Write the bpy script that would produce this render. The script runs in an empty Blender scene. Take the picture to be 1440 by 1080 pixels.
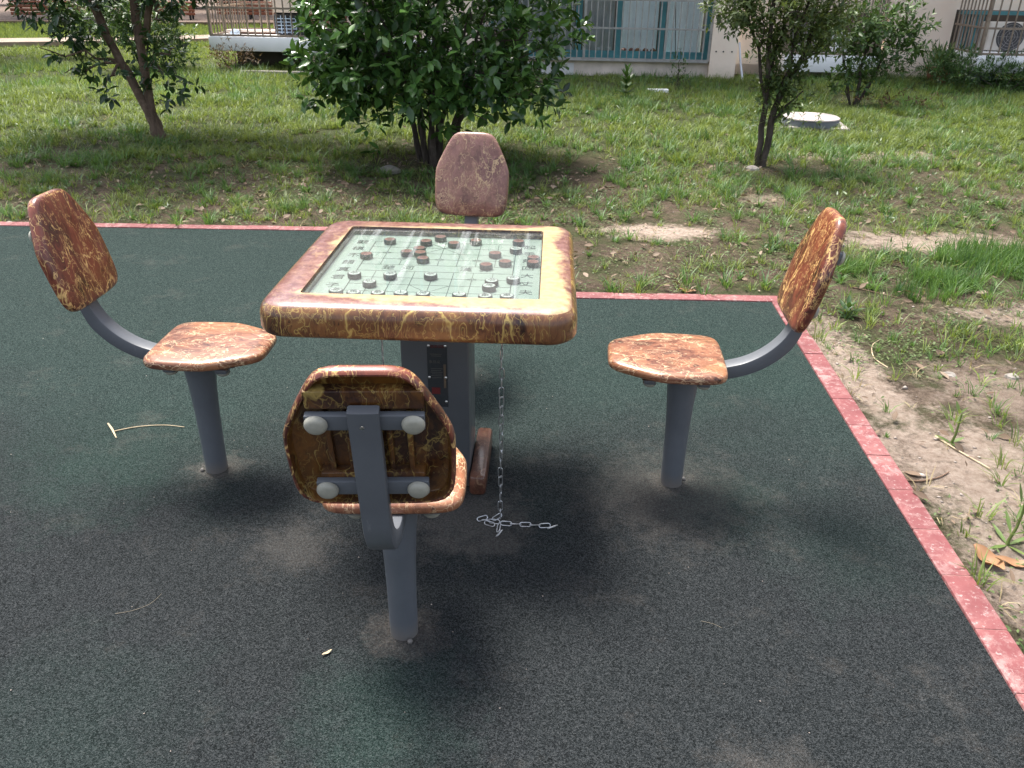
import bpy, math, random
import numpy as np
from mathutils import Vector, Matrix
R = math.radians
scn = bpy.context.scene
col = scn.collection

# ------------------------------------------------------------------ camera, sky, sun, exposure
cam_d = bpy.data.cameras.new('camera'); cam = bpy.data.objects.new('camera', cam_d); col.objects.link(cam)
scn.camera = cam
cam_d.sensor_fit = 'HORIZONTAL'; cam_d.sensor_width = 36.0
cam_d.lens = 36.0 * 1169.13 / 1440.0
cam_d.clip_start = 0.05; cam_d.clip_end = 600
_p, _r = R(26.59), R(0.841)
_fw = Vector((0, math.cos(_p), -math.sin(_p))); _up0 = Vector((0, math.sin(_p), math.cos(_p))); _rt0 = Vector((1, 0, 0))
_rt = _rt0 * math.cos(_r) + _up0 * math.sin(_r); _up = -_rt0 * math.sin(_r) + _up0 * math.cos(_r)
_m = Matrix((_rt, _up, -_fw)).transposed().to_4x4(); _m.translation = Vector((0, 0, 1.513))
cam.matrix_world = _m

SUN_EL, SUN_AZ = R(67), R(-34)          # azimuth from +Y towards +X
world = bpy.data.worlds.new("World"); scn.world = world; world.use_nodes = True
wn = world.node_tree; bg = wn.nodes['Background']
sky = wn.nodes.new('ShaderNodeTexSky'); sky.sky_type = 'NISHITA'; sky.sun_disc = False
sky.sun_elevation = SUN_EL; sky.sun_rotation = SUN_AZ
sky.air_density = 1.0; sky.dust_density = 4.0; sky.ozone_density = 1.0
hs = wn.nodes.new('ShaderNodeHueSaturation'); hs.inputs['Saturation'].default_value = .55
wn.links.new(sky.outputs[0], hs.inputs['Color']); wn.links.new(hs.outputs[0], bg.inputs[0]); bg.inputs[1].default_value = 0.15
sun_d = bpy.data.lights.new('sun', 'SUN'); sun = bpy.data.objects.new('sun', sun_d); col.objects.link(sun)
sun_d.energy = 3.4; sun_d.angle = R(20); sun_d.color = (1.0, 0.955, 0.88)
_d = Vector((math.sin(SUN_AZ) * math.cos(SUN_EL), math.cos(SUN_AZ) * math.cos(SUN_EL), math.sin(SUN_EL)))
sun.rotation_euler = _d.to_track_quat('Z', 'Y').to_euler()
sun.location = (0, 0, 12)
scn.view_settings.view_transform = 'Standard'; scn.view_settings.look = 'None'
scn.view_settings.gamma = 1.0; scn.view_settings.exposure = 1.15
scn.cycles.max_bounces = 8; scn.cycles.transparent_max_bounces = 12

# ------------------------------------------------------------------ helpers
def tag(o, label=None, cat=None, group=None, kind=None):
    if label: o['label'] = label
    if cat: o['category'] = cat
    if group: o['group'] = group
    if kind: o['kind'] = kind
    return o

def empty(name, loc=(0, 0, 0), rz=0.0):
    o = bpy.data.objects.new(name, None); col.objects.link(o)
    o.location = loc; o.rotation_euler = (0, 0, rz); o.empty_display_size = 0.1
    return o

def copy_tree(o, parent=None):
    c = o.copy(); col.objects.link(c); c.parent = parent
    for ch in list(o.children):
        copy_tree(ch, c)
    return c

class MB:
    """collects shapes of one mesh; faces carry a material slot"""
    def __init__(s):
        s.v = []; s.f = []; s.mi = []
    def add(s, verts, faces, mi=0):
        o = len(s.v); s.v += [tuple(p) for p in verts]
        s.f += [tuple(i + o for i in f) for f in faces]; s.mi += [mi] * len(faces)
        return s
    def box(s, c, d, rot=None, mi=0, bev=0.0):
        x, y, z = d[0] / 2, d[1] / 2, d[2] / 2
        M = rot or Matrix.Identity(3)
        if bev <= 0:
            P = [(-x, -y, -z), (x, -y, -z), (x, y, -z), (-x, y, -z), (-x, -y, z), (x, -y, z), (x, y, z), (-x, y, z)]
            F = [(0, 3, 2, 1), (4, 5, 6, 7), (0, 1, 5, 4), (1, 2, 6, 5), (2, 3, 7, 6), (3, 0, 4, 7)]
        else:
            b = min(bev, x * .9, y * .9, z * .9); P = []; F = []
            lv = [(-z, b), (-z + b * .3, b * .3), (-z + b, 0), (z - b, 0), (z - b * .3, b * .3), (z, b)]
            for zz, o in lv:
                for (sx, sy) in ((-1, -1), (1, -1), (1, 1), (-1, 1)):
                    X, Y = x - o, y - o
                    cs = [(X, Y - b), (X - b * .3, Y - b * .3), (X - b, Y)]
                    pts = [(sx * a, sy * c_) for a, c_ in cs]
                    if sx * sy < 0: pts.reverse()
                    P += [(a, c_, zz) for a, c_ in pts]
            # reorder: corner order -,- / +,- / +,+ / -,+ with pts running counter-clockwise
            n = 12
            for k in range(len(lv) - 1):
                for i in range(n):
                    F.append((k * n + i, k * n + (i + 1) % n, (k + 1) * n + (i + 1) % n, (k + 1) * n + i))
            F.append(tuple(range(n - 1, -1, -1))); F.append(tuple(range((len(lv) - 1) * n, len(lv) * n)))
        c = Vector(c)
        return s.add([M @ Vector(p) + c for p in P], F, mi)
    def rings(s, rings, mi=0, cap0=True, cap1=True, closed=True):
        n = len(rings[0]); F = []
        for k in range(len(rings) - 1):
            for i in range(n if closed else n - 1):
                j = (i + 1) % n
                F.append((k * n + i, k * n + j, (k + 1) * n + j, (k + 1) * n + i))
        if cap0: F.append(tuple(range(n - 1, -1, -1)))
        if cap1: F.append(tuple(range((len(rings) - 1) * n, len(rings) * n)))
        return s.add([p for r in rings for p in r], F, mi)
    def lathe(s, prof, c=(0, 0, 0), n=24, mi=0, M=None):
        M = M or Matrix.Identity(3); c = Vector(c); rr = []
        for r, z in prof:
            rr.append([M @ Vector((r * math.cos(2 * math.pi * i / n), r * math.sin(2 * math.pi * i / n), z)) + c for i in range(n)])
        return s.rings(rr, mi)
    def tube(s, pts, rad, n=8, mi=0, closed=False):
        pts = [Vector(p) for p in pts]; m = len(pts)
        if not hasattr(rad, '__len__'): rad = [rad] * m
        rr = []; N = None
        for i, p in enumerate(pts):
            if closed: t = pts[(i + 1) % m] - pts[i - 1]
            else: t = pts[min(i + 1, m - 1)] - pts[max(i - 1, 0)]
            t.normalize()
            if N is None:
                N = t.orthogonal().normalized()
            else:
                N = (N - t * N.dot(t));
                if N.length < 1e-6: N = t.orthogonal()
                N.normalize()
            B = t.cross(N)
            rr.append([p + (N * math.cos(2 * math.pi * k / n) + B * math.sin(2 * math.pi * k / n)) * rad[i] for k in range(n)])
        if closed:
            rr.append(rr[0]); return s.rings(rr, mi, False, False)
        return s.rings(rr, mi)
    def text(s, body, size, M4, mi=0, ext=0.0004, res=2):
        c = bpy.data.curves.new('lettering', 'FONT'); c.body = body; c.size = size; c.extrude = ext
        c.align_x = 'CENTER'; c.align_y = 'CENTER'; c.resolution_u = res
        o = bpy.data.objects.new('lettering', c); col.objects.link(o)
        dg = bpy.context.evaluated_depsgraph_get(); me = bpy.data.meshes.new_from_object(o.evaluated_get(dg))
        V = [M4 @ v.co for v in me.vertices]; F = [tuple(p.vertices) for p in me.polygons]
        s.add(V, F, mi)
        bpy.data.meshes.remove(me); bpy.data.objects.remove(o); bpy.data.curves.remove(c)
        return s
    def build(s, name, mat, parent=None, smooth=True, ang=40, loc=None):
        me = bpy.data.meshes.new(name); me.from_pydata(s.v, [], s.f); me.update()
        for m in (mat if isinstance(mat, (list, tuple)) else [mat]): me.materials.append(m)
        me.polygons.foreach_set('material_index', s.mi)
        if smooth:
            me.polygons.foreach_set('use_smooth', [True] * len(me.polygons))
            me.set_sharp_from_angle(angle=R(ang))
        o = bpy.data.objects.new(name, me); col.objects.link(o)
        if parent: o.parent = parent
        if loc: o.location = loc
        return o

def fast_mesh(name, V, T, mat, parent=None, smooth=False, loc=None):
    """V (n,3), T (m,3) numpy arrays -> object"""
    me = bpy.data.meshes.new(name)
    V = np.ascontiguousarray(V, dtype=np.float32); T = np.ascontiguousarray(T, dtype=np.int32)
    me.vertices.add(len(V)); me.vertices.foreach_set('co', V.ravel())
    me.loops.add(T.size); me.loops.foreach_set('vertex_index', T.ravel())
    me.polygons.add(len(T)); me.polygons.foreach_set('loop_start', np.arange(0, T.size, 3, dtype=np.int32))
    me.update(calc_edges=True)
    if smooth: me.polygons.foreach_set('use_smooth', np.ones(len(T), dtype=bool))
    me.materials.append(mat)
    o = bpy.data.objects.new(name, me); col.objects.link(o)
    if parent: o.parent = parent
    if loc: o.location = loc
    return o

def vnoise(x, y, seed=0):
    xi = np.floor(x).astype(np.int64); yi = np.floor(y).astype(np.int64); fx = x - xi; fy = y - yi
    fx = fx * fx * (3 - 2 * fx); fy = fy * fy * (3 - 2 * fy)
    def h(a, b):
        n = (a * 374761393 + b * 668265263 + seed * 974711) & 0x7fffffff
        n = ((n ^ (n >> 13)) * 1274126177) & 0x7fffffff
        return ((n ^ (n >> 16)) & 0xffff) / 65535.0
    return (h(xi, yi) * (1 - fx) + h(xi + 1, yi) * fx) * (1 - fy) + (h(xi, yi + 1) * (1 - fx) + h(xi + 1, yi + 1) * fx) * fy
def fbm(x, y, seed=0, o=4):
    s = 0; a = .5; t = 0
    for k in range(o):
        s = s + a * vnoise(x * 2 ** k, y * 2 ** k, seed + k * 17); t += a; a *= .55
    return s / t

# ------------------------------------------------------------------ materials
class NT:
    def __init__(s, name):
        s.m = bpy.data.materials.new(name); s.m.use_nodes = True; s.t = s.m.node_tree
        s.b = s.t.nodes['Principled BSDF']; s.out = s.t.nodes['Material Output']
        s.tc = s.t.nodes.new('ShaderNodeTexCoord')
        s.co = s.tc.outputs['Object']
    def n(s, ty, **kw):
        nd = s.t.nodes.new(ty)
        for k, v in kw.items(): setattr(nd, k, v)
        return nd
    def l(s, a, b): s.t.links.new(a, b)
    def val(s, inp, v):
        if hasattr(v, 'links') or hasattr(v, 'is_linked'): s.l(v, inp)
        else: inp.default_value = v
    def map(s, scale=(1, 1, 1), rot=(0, 0, 0), src=None, loc=(0, 0, 0)):
        m = s.n('ShaderNodeMapping'); s.l(src or s.co, m.inputs[0]); m.inputs['Scale'].default_value = scale
        m.inputs['Rotation'].default_value = rot; m.inputs['Location'].default_value = loc
        return m.outputs[0]
    def noise(s, scale, detail=4, rough=.55, src=None, dist=0.0, out='Fac'):
        nd = s.n('ShaderNodeTexNoise'); s.l(src or s.co, nd.inputs['Vector'])
        nd.inputs['Scale'].default_value = scale; nd.inputs['Detail'].default_value = detail
        nd.inputs['Roughness'].default_value = rough; nd.inputs['Distortion'].default_value = dist
        return nd.outputs[out]
    def voro(s, scale, src=None, feature='F1', out='Distance', rand=1.0):
        nd = s.n('ShaderNodeTexVoronoi', feature=feature); s.l(src or s.co, nd.inputs['Vector'])
        nd.inputs['Scale'].default_value = scale; nd.inputs['Randomness'].default_value = rand
        return nd.outputs[out]
    def ramp(s, fac, stops, interp='LINEAR'):
        r = s.n('ShaderNodeValToRGB'); s.l(fac, r.inputs[0]); r.color_ramp.interpolation = interp
        e = r.color_ramp.elements
        while len(e) < len(stops): e.new(0.5)
        for i, (p, c) in enumerate(stops):
            e[i].position = p; e[i].color = (c, c, c, 1) if not hasattr(c, '__len__') else (*c, 1)
        return r.outputs[0]
    def mix(s, fac, a, b, mode='MIX'):
        m = s.n('ShaderNodeMix', data_type='RGBA', blend_type=mode)
        s.val(m.inputs[0], fac)
        s.val(m.inputs[6], (*a, 1) if isinstance(a, tuple) and len(a) == 3 else a)
        s.val(m.inputs[7], (*b, 1) if isinstance(b, tuple) and len(b) == 3 else b)
        return m.outputs[2]
    def math(s, op, a, b=0.0, clamp=False):
        m = s.n('ShaderNodeMath', operation=op, use_clamp=clamp); s.val(m.inputs[0], a); s.val(m.inputs[1], b)
        return m.outputs[0]
    def vadd(s, a, b, k=1.0):
        sc = s.n('ShaderNodeVectorMath', operation='SCALE'); s.l(b, sc.inputs[0]); sc.inputs['Scale'].default_value = k
        ad = s.n('ShaderNodeVectorMath', operation='ADD'); s.l(a, ad.inputs[0]); s.l(sc.outputs[0], ad.inputs[1])
        return ad.outputs[0]
    def bump(s, h, strength=.3, dist=.01, normal=None):
        b = s.n('ShaderNodeBump'); b.inputs['Strength'].default_value = strength; b.inputs['Distance'].default_value = dist
        s.l(h, b.inputs['Height'])
        if normal is not None: s.l(normal, b.inputs['Normal'])
        s.l(b.outputs[0], s.b.inputs['Normal']); return b.outputs[0]
    def set(s, col_=None, rough=None, metal=None, spec=None, coat=None, coatr=None):
        if col_ is not None: s.val(s.b.inputs['Base Color'], (*col_, 1) if isinstance(col_, tuple) else col_)
        if rough is not None: s.val(s.b.inputs['Roughness'], rough)
        if metal is not None: s.b.inputs['Metallic'].default_value = metal
        if spec is not None: s.b.inputs['Specular IOR Level'].default_value = spec
        if coat is not None: s.b.inputs['Coat Weight'].default_value = coat
        if coatr is not None: s.b.inputs['Coat Roughness'].default_value = coatr
        return s.m

def simple(name, c, rough=.5, metal=0.0, var=.15, scale=8.0, bump=0.0, spec=None, coat=None):
    t = NT(name); f = t.noise(scale, 5, .6)
    lo = tuple(x * (1 - var) for x in c); hi = tuple(min(1, x * (1 + var)) for x in c)
    cc = t.ramp(f, [(.3, lo), (.7, hi)])
    r = t.ramp(t.noise(scale * 3, 3), [(.3, max(0.02, rough - .08)), (.7, min(1, rough + .08))])
    if bump: t.bump(t.noise(scale * 6, 4), bump, .004)
    return t.set(cc, r, metal, spec, coat)

def burl(name, stretch=(1, 1, 1), base=((.018, .008, .006), (.085, .028, .016), (.19, .075, .038)), vein=(.62, .44, .20),
         amount=1.0, cream=None, coat=.55, rough=.36, vscale=9.0):
    """printed burl-wood pattern: clouded browns with thin branching cream veins"""
    t = NT(name); p0 = t.map(stretch)
    info = t.n('ShaderNodeObjectInfo')
    off = t.n('ShaderNodeCombineXYZ'); t.l(info.outputs['Random'], off.inputs[0]); t.l(info.outputs['Random'], off.inputs[2])
    p0 = t.vadd(p0, off.outputs[0], 7.0)
    w = t.noise(7, 4, .6, p0, 0.3, 'Color'); p = t.vadd(p0, w, .22)
    w2 = t.noise(26, 3, .6, p0, 0.2, 'Color'); pf = t.vadd(p, w2, .05)
    f1 = t.noise(16, 8, .68, pf, .6); f2 = t.noise(5.0, 3, .5, p)
    c = t.ramp(f1, [(.33, base[0]), (.47, base[1]), (.64, base[2])])
    c = t.mix(t.ramp(f2, [(.42, 0.0), (.68, .55)]), c, (base[2][0] * 1.45, base[2][1] * 1.5, base[2][2] * 1.2))
    m1 = t.ramp(t.noise(6, 3, .6, p0), [(.42, 0.0), (.52, 1.0)]); m2 = t.ramp(t.noise(11, 3, .6, p), [(.42, 0.0), (.54, 1.0)])
    m3 = t.ramp(t.noise(24, 3, .6, p0), [(.44, 0.0), (.54, 1.0)])
    wid = t.ramp(t.noise(13, 4, .65, p0), [(.40, .010), (.74, .055)])
    def edge(sc, src, wd): return t.math('SUBTRACT', 1.0, t.math('DIVIDE', t.voro(sc, src, 'DISTANCE_TO_EDGE'), wd), True)
    v1 = t.math('MULTIPLY', edge(vscale * .62, pf, wid), m1)
    v2 = t.math('MULTIPLY', edge(vscale * 1.7, t.map((1, 1, 1), (0.3, .5, .7), pf), .028), m2)
    v3 = t.math('MULTIPLY', edge(vscale * 3.9, t.map((1, 1, 1), (1.3, .2, .4), pf), .045), t.math('MULTIPLY', m3, .65))
    vv = t.math('MAXIMUM', t.math('MAXIMUM', v1, t.math('MULTIPLY', v2, .9)), v3)
    spot = t.ramp(t.noise(34, 4, .7, pf), [(.60, 0.0), (.68, .75)]); c = t.mix(spot, c, (base[0][0] * .6, base[0][1] * .6, base[0][2] * .6))
    c = t.mix(t.math('MULTIPLY', vv, amount, True), c, vein)
    if cream:      # (inner half size, outer half size, colour): bleached band printed round the glass
        sx = t.n('ShaderNodeSeparateXYZ'); t.l(t.co, sx.inputs[0])
        ax = t.math('ABSOLUTE', sx.outputs[0]); ay = t.math('ABSOLUTE', sx.outputs[1])
        d = t.math('MAXIMUM', ax, ay)
        d = t.math('ADD', d, t.math('MULTIPLY', t.math('SUBTRACT', t.noise(5.0, 6, .68), .5), .17))
        # more cream towards the front and the right side
        d = t.math('ADD', d, t.math('ADD', t.math('MULTIPLY', sx.outputs[0], -.07), t.math('MULTIPLY', t.math('SUBTRACT', sx.outputs[1], .1), .03)))
        k = t.ramp(d, [(.326, 1.0), (.350, 0.0)])
        zt = t.math('GREATER_THAN', sx.outputs[2], .742)
        k = t.math('MULTIPLY', k, zt)
        mot = t.ramp(t.noise(40, 5, .7), [(.38, cream), (.72, (cream[0] * .93, cream[1] * .74, cream[2] * .5))])
        top = t.mix(t.ramp(t.noise(45, 6, .75), [(.42, 0.0), (.66, .8)]), (.13, .038, .045), (.36, .20, .185))
        c = t.mix(t.math('MULTIPLY', zt, .7), c, top)
        c = t.mix(k, c, mot)
    t.bump(t.noise(60, 4), .05, .003)
    t.b.inputs['Coat IOR'].default_value = 1.5
    r = t.ramp(t.noise(12, 4), [(.3, rough - .06), (.7, rough + .12)])
    return t.set(c, r, 0, .4, coat, .14)

M = {}
M['seat_burl'] = burl('burl_seat', (1.15, .65, 1), base=((.030, .010, .008), (.16, .056, .034), (.32, .140, .075)), amount=.8, vein=(.85, .62, .38))
M['back_burl'] = burl('burl_backrest', (1.3, 1, .6), base=((.016, .005, .004), (.085, .020, .013), (.19, .048, .028)), vein=(.80, .52, .20))
M['table_burl'] = burl('burl_tabletop', (1, 1, .45), base=((.018, .007, .006), (.095, .034, .020), (.23, .108, .040)), vein=(.58, .43, .13), amount=.85, cream=(.47, .375, .215), vscale=10)
M['inner_burl'] = burl('burl_inner', (1, 1, .6), base=((.012, .005, .004), (.045, .016, .008), (.15, .062, .014)), vein=(.42, .30, .09), amount=.8)
M['lip_burl'] = burl('burl_lip', (1, 1, 1), base=((.008, .003, .003), (.026, .009, .007), (.06, .024, .015)), vein=(.30, .20, .08), vscale=16)  # dark brown lip, recess shade painted in along with its own colour
M['sky_sheen_burl'] = burl('burl_sky_sheen', (1.1, 1, .8), base=((.06, .024, .020), (.17, .075, .062), (.27, .135, .115)), vein=(.55, .40, .22), rough=.42)  # back chair only: paler burl with the sky's reflection painted into it
M['foot_burl'] = burl('burl_foot', (1, 1, 1), base=((.015, .007, .006), (.06, .022, .016), (.12, .045, .03)), vein=(.35, .22, .13), amount=.6)
def painted(name, c, rough):
    t = NT(name); f = t.noise(6, 5, .6); cc = t.ramp(f, [(.3, tuple(x * .88 for x in c)), (.7, tuple(x * 1.10 for x in c))])
    sp = t.ramp(t.noise(48, 6, .8), [(.665, 0.0), (.70, .8)]); cc = t.mix(sp, cc, (.025, .018, .014))
    sc = t.ramp(t.noise(20, 6, .75, t.map((1, 1, .12))), [(.66, 0.0), (.72, .35)]); cc = t.mix(sc, cc, (.24, .25, .26))
    sx = t.n('ShaderNodeSeparateXYZ'); t.l(t.co, sx.inputs[0])
    low = t.ramp(t.math('ADD', sx.outputs[2], t.math('MULTIPLY', t.noise(22, 5, .7), .05)), [(.03, .6), (.075, 0.0)]); cc = t.mix(low, cc, (.17, .145, .12))
    t.bump(t.noise(90, 4, .6), .05, .002)
    return t.set(cc, t.ramp(t.noise(14, 4, .6), [(.3, rough - .08), (.7, rough + .12)]), 0, .5)
M['steel'] = painted('grey_paint', (.118, .128, .143), .40)
M['steel_dark'] = painted('dark_grey_paint', (.088, .094, .102), .40)
M['cap'] = simple('cream_plastic', (.34, .33, .275), .4, 0, .16, 26, .08)
M['screw'] = simple('screw_metal', (.62, .62, .6), .3, 1.0, .1, 40)
M['chain'] = simple('galvanised', (.55, .56, .57), .32, .9, .2, 60)
M['ink'] = simple('black_ink', (.012, .014, .014), .7, 0, .1)
M['piece_red'] = simple('piece_red_face', (.22, .075, .06), .5, 0, .12, 60)
M['piece_pale'] = simple('piece_pale_face', (.42, .42, .41), .5, 0, .1, 60)
M['piece_side'] = simple('piece_dark_wood', (.020, .014, .013), .5, 0, .2, 80)
M['white_ink'] = simple('white_ink', (.75, .75, .72), .6, 0, .05)
M['red_ink'] = simple('red_ink', (.13, .014, .014), .6, 0, .1)

def mk_board():
    t = NT('board_sheet'); f = t.noise(4, 5, .6)
    c = t.ramp(f, [(.3, (.235, .27, .250)), (.7, (.295, .32, .290))])
    c = t.mix(t.ramp(t.noise(22, 6, .7), [(.56, 0.0), (.8, .5)]), c, (.18, .20, .175))
    return t.set(c, .5)
M['board'] = mk_board()

def mk_glass():
    t = NT('dusty_glare_glass'); nt = t.t
    fr = t.n('ShaderNodeFresnel'); fr.inputs[0].default_value = 1.52
    tr = t.n('ShaderNodeBsdfTransparent'); tr.inputs[0].default_value = (.93, .97, .95, 1)
    gl = t.n('ShaderNodeBsdfGlossy'); gl.inputs['Roughness'].default_value = .03; gl.inputs[0].default_value = (1, 1, 1, 1)
    mx = t.n('ShaderNodeMixShader'); t.l(fr.outputs[0], mx.inputs[0]); t.l(tr.outputs[0], mx.inputs[1]); t.l(gl.outputs[0], mx.inputs[2])
    du = t.n('ShaderNodeBsdfDiffuse'); du.inputs[0].default_value = (.42, .44, .44, 1)
    n = t.noise(3.2, 6, .62); n2 = t.noise(70, 4, .7)
    st = t.noise(1.0, 3, .6, t.map((34, 1.2, 1)))
    k = t.math('ADD', t.ramp(n, [(.3, .02), (.72, .13)]), t.ramp(n2, [(.5, 0.0), (.75, .07)]))
    k = t.math('ADD', k, t.ramp(st, [(.56, 0.0), (.70, .26)]))  # pale streaks painted in as reflections, over the real dust
    geo = t.n('ShaderNodeNewGeometry'); fr1 = t.math('SUBTRACT', 1.0, geo.outputs['Backfacing'])
    k = t.math('MULTIPLY', k, fr1, True); t.l(t.math('MULTIPLY', fr.outputs[0], fr1), mx.inputs[0])
    m2 = t.n('ShaderNodeMixShader'); t.l(k, m2.inputs[0]); t.l(mx.outputs[0], m2.inputs[1]); t.l(du.outputs[0], m2.inputs[2])
    t.l(m2.outputs[0], t.out.inputs[0])
    return t.m
M['glass'] = mk_glass()

def mk_mat():
    t = NT('rubber_mat')
    gran = t.voro(400, None, 'F1', 'Color'); gd = t.voro(400, None, 'F1', 'Distance')
    sep = t.n('ShaderNodeSeparateColor'); t.l(gran, sep.inputs[0])
    sep2 = t.n('ShaderNodeSeparateColor'); t.l(t.voro(230, None, 'F1', 'Color'), sep2.inputs[0])
    gv = t.math('ADD', t.math('MULTIPLY', sep.outputs[0], .72), t.math('MULTIPLY', sep2.outputs[0], .28))
    g = t.ramp(gv, [(.12, (.005, .010, .009)), (.45, (.020, .036, .033)), (.72, (.044, .066, .061)), (.90, (.065, .088, .082))])
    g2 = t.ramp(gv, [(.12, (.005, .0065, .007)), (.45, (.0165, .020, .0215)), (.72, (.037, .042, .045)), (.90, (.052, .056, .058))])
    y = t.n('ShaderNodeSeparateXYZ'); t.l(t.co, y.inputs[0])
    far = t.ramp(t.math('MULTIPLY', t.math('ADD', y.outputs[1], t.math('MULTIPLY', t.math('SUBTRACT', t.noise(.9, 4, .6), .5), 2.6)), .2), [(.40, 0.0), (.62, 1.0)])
    patch = None
    for (px, py, r_, k_) in ((-1.35, 2.45, .5, .75), (-.28, 1.32, .28, .6), (.72, 2.22, .28, .5), (-1.0, 1.25, .4, .3), (1.0, 2.0, .35, .35), (.9, 3.2, .7, .5)):
        v = t.n('ShaderNodeVectorMath', operation='DISTANCE'); t.l(t.co, v.inputs[0]); v.inputs[1].default_value = (px, py, 0)
        d = t.math('ADD', t.math('DIVIDE', v.outputs['Value'], r_), t.math('MULTIPLY', t.math('SUBTRACT', t.noise(5, 8, .8), .5), 2.2))
        k = t.ramp(d, [(.2, k_), (1.1, 0.0)]); patch = k if patch is None else t.math('MAXIMUM', patch, k)
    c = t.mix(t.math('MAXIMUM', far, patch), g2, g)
    c = t.mix(t.math('MULTIPLY', t.math('MULTIPLY', patch, .30), t.ramp(t.noise(180, 3, .7), [(.4, .3), (.6, 1.0)])), c, (.012, .045, .030))
    # grey dust trodden round the posts and in blotches
    dust = t.ramp(t.noise(3.2, 9, .78), [(.55, 0.0), (.74, .55)])
    for (px, py, r_, k_) in ((-.98, 2.36, .11, .9), (.53, 2.31, .13, .9), (-.265, 1.605, .11, .9), (-.14, 2.10, .24, .8), (.5, 2.25, .34, .45), (-.05, 2.0, .12, .6), (-.62, 1.95, .16, .4), (.55, 1.15, .16, .5), (-1.1, .9, .2, .3), (-.23, 3.09, .15, .6)):
        v = t.n('ShaderNodeVectorMath', operation='DISTANCE'); t.l(t.co, v.inputs[0]); v.inputs[1].default_value = (px, py, 0)
        d = t.math('ADD', v.outputs['Value'], t.math('MULTIPLY', t.math('SUBTRACT', t.noise(13, 8, .8), .5), r_ * 2.6))
        dd = t.ramp(t.math('DIVIDE', d, r_), [(.35, k_), (1.0, 0.0)])
        dust = t.math('MAXIMUM', dust, dd)
    # pale specks of trapped dust sit between granules
    dmask = t.math('MULTIPLY', dust, t.ramp(t.noise(150, 3, .7), [(.35, .35), (.62, 1.0)]))
    c = t.mix(t.math('MULTIPLY', dmask, .5), c, (.20, .175, .155))
    h = t.math('ADD', gd, t.math('MULTIPLY', t.noise(60, 3), .5))
    t.bump(h, .9, .004)
    return t.set(c, .9, 0, .12)
M['mat'] = mk_mat()

def mk_kerb():
    t = NT('painted_kerb'); n = t.noise(5, 5, .65)
    c = t.ramp(n, [(.3, (.15, .038, .041)), (.55, (.21, .062, .064)), (.75, (.29, .13, .12))])
    sc = t.ramp(t.noise(22, 8, .75), [(.49, 0.0), (.60, .6)]); sc2 = t.ramp(t.noise(4, 4, .7), [(.44, .1), (.60, 1.0)])
    c = t.mix(t.math('MULTIPLY', sc, sc2), c, (.40, .28, .26))
    c = t.mix(t.ramp(t.noise(60, 5, .8), [(.57, 0.0), (.65, .7)]), c, (.42, .34, .32))
    t.bump(t.noise(45, 6, .7), .5, .004)
    return t.set(c, .75)
M['kerb'] = mk_kerb(); M['mortar'] = simple('kerb_mortar', (.24, .12, .11), .9, 0, .3, 40, .5)

def mk_soil():
    t = NT('soil')
    a = t.ramp(t.noise(3.0, 8, .7), [(.32, (.038, .025, .017)), (.5, (.12, .082, .057)), (.68, (.27, .20, .148))])
    b = t.ramp(t.noise(38, 8, .85), [(.38, (.022, .016, .011)), (.62, (.20, .15, .11))])
    c = t.mix(.55, a, b)
    c = t.mix(t.ramp(t.noise(140, 5, .8), [(.54, 0.0), (.66, .6)]), c, (.26, .205, .16)); c = t.mix(t.ramp(t.noise(90, 5, .8, t.map(loc=(4, 2, 0))), [(.56, 0.0), (.64, .7)]), c, (.02, .015, .010))
    moss = t.ramp(t.noise(2.2, 9, .78), [(.45, 0.0), (.60, .8)])
    sy = t.n('ShaderNodeSeparateXYZ'); t.l(t.co, sy.inputs[0])
    moss = t.math('MAXIMUM', moss, t.ramp(t.math('MULTIPLY', t.math('ADD', sy.outputs[1], t.math('MULTIPLY', t.noise(2.5, 6, .7), 3.0)), .1), [(.80, 0.0), (1.0, .75)]))
    c = t.mix(moss, c, t.ramp(t.noise(70, 5, .75), [(.3, (.020, .040, .010)), (.7, (.075, .105, .030))]))
    # bare sandy spots
    s = None
    for (px, py, rx, ry, k_) in ((.95, 5.3, .42, .22, 1.), (2.7, 5.2, .75, .30, .85), (1.47, 3.2, .16, .9, .9), (1.62, 2.4, .38, .55, .9), (2.9, 3.9, .8, .22, .8), (1.42, 1.6, .12, 1.2, .9), (3.2, 7.9, 1.0, .25, .6), (2.0, 3.05, .35, .3, .5), (1.9, 6.2, .3, .2, .4)):
        m = t.n('ShaderNodeMapping'); t.l(t.co, m.inputs[0]); m.inputs['Location'].default_value = (-px / rx, -py / ry, 0); m.inputs['Scale'].default_value = (1 / rx, 1 / ry, 0)
        v = t.n('ShaderNodeVectorMath', operation='LENGTH'); t.l(m.outputs[0], v.inputs[0])
        d = t.math('ADD', v.outputs['Value'], t.math('MULTIPLY', t.math('SUBTRACT', t.noise(7, 10, .85), .5), 3.6))
        k = t.ramp(d, [(.45, k_), (1.0, 0.0)]); s = k if s is None else t.math('MAXIMUM', s, k)
    c = t.mix(s, c, t.ramp(t.noise(35, 6, .75), [(.3, (.32, .235, .18)), (.7, (.60, .49, .41))]))
    t.bump(t.noise(30, 9, .85), 1.0, .03)
    return t.set(c, .95, 0, .2)
M['soil'] = mk_soil()

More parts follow.
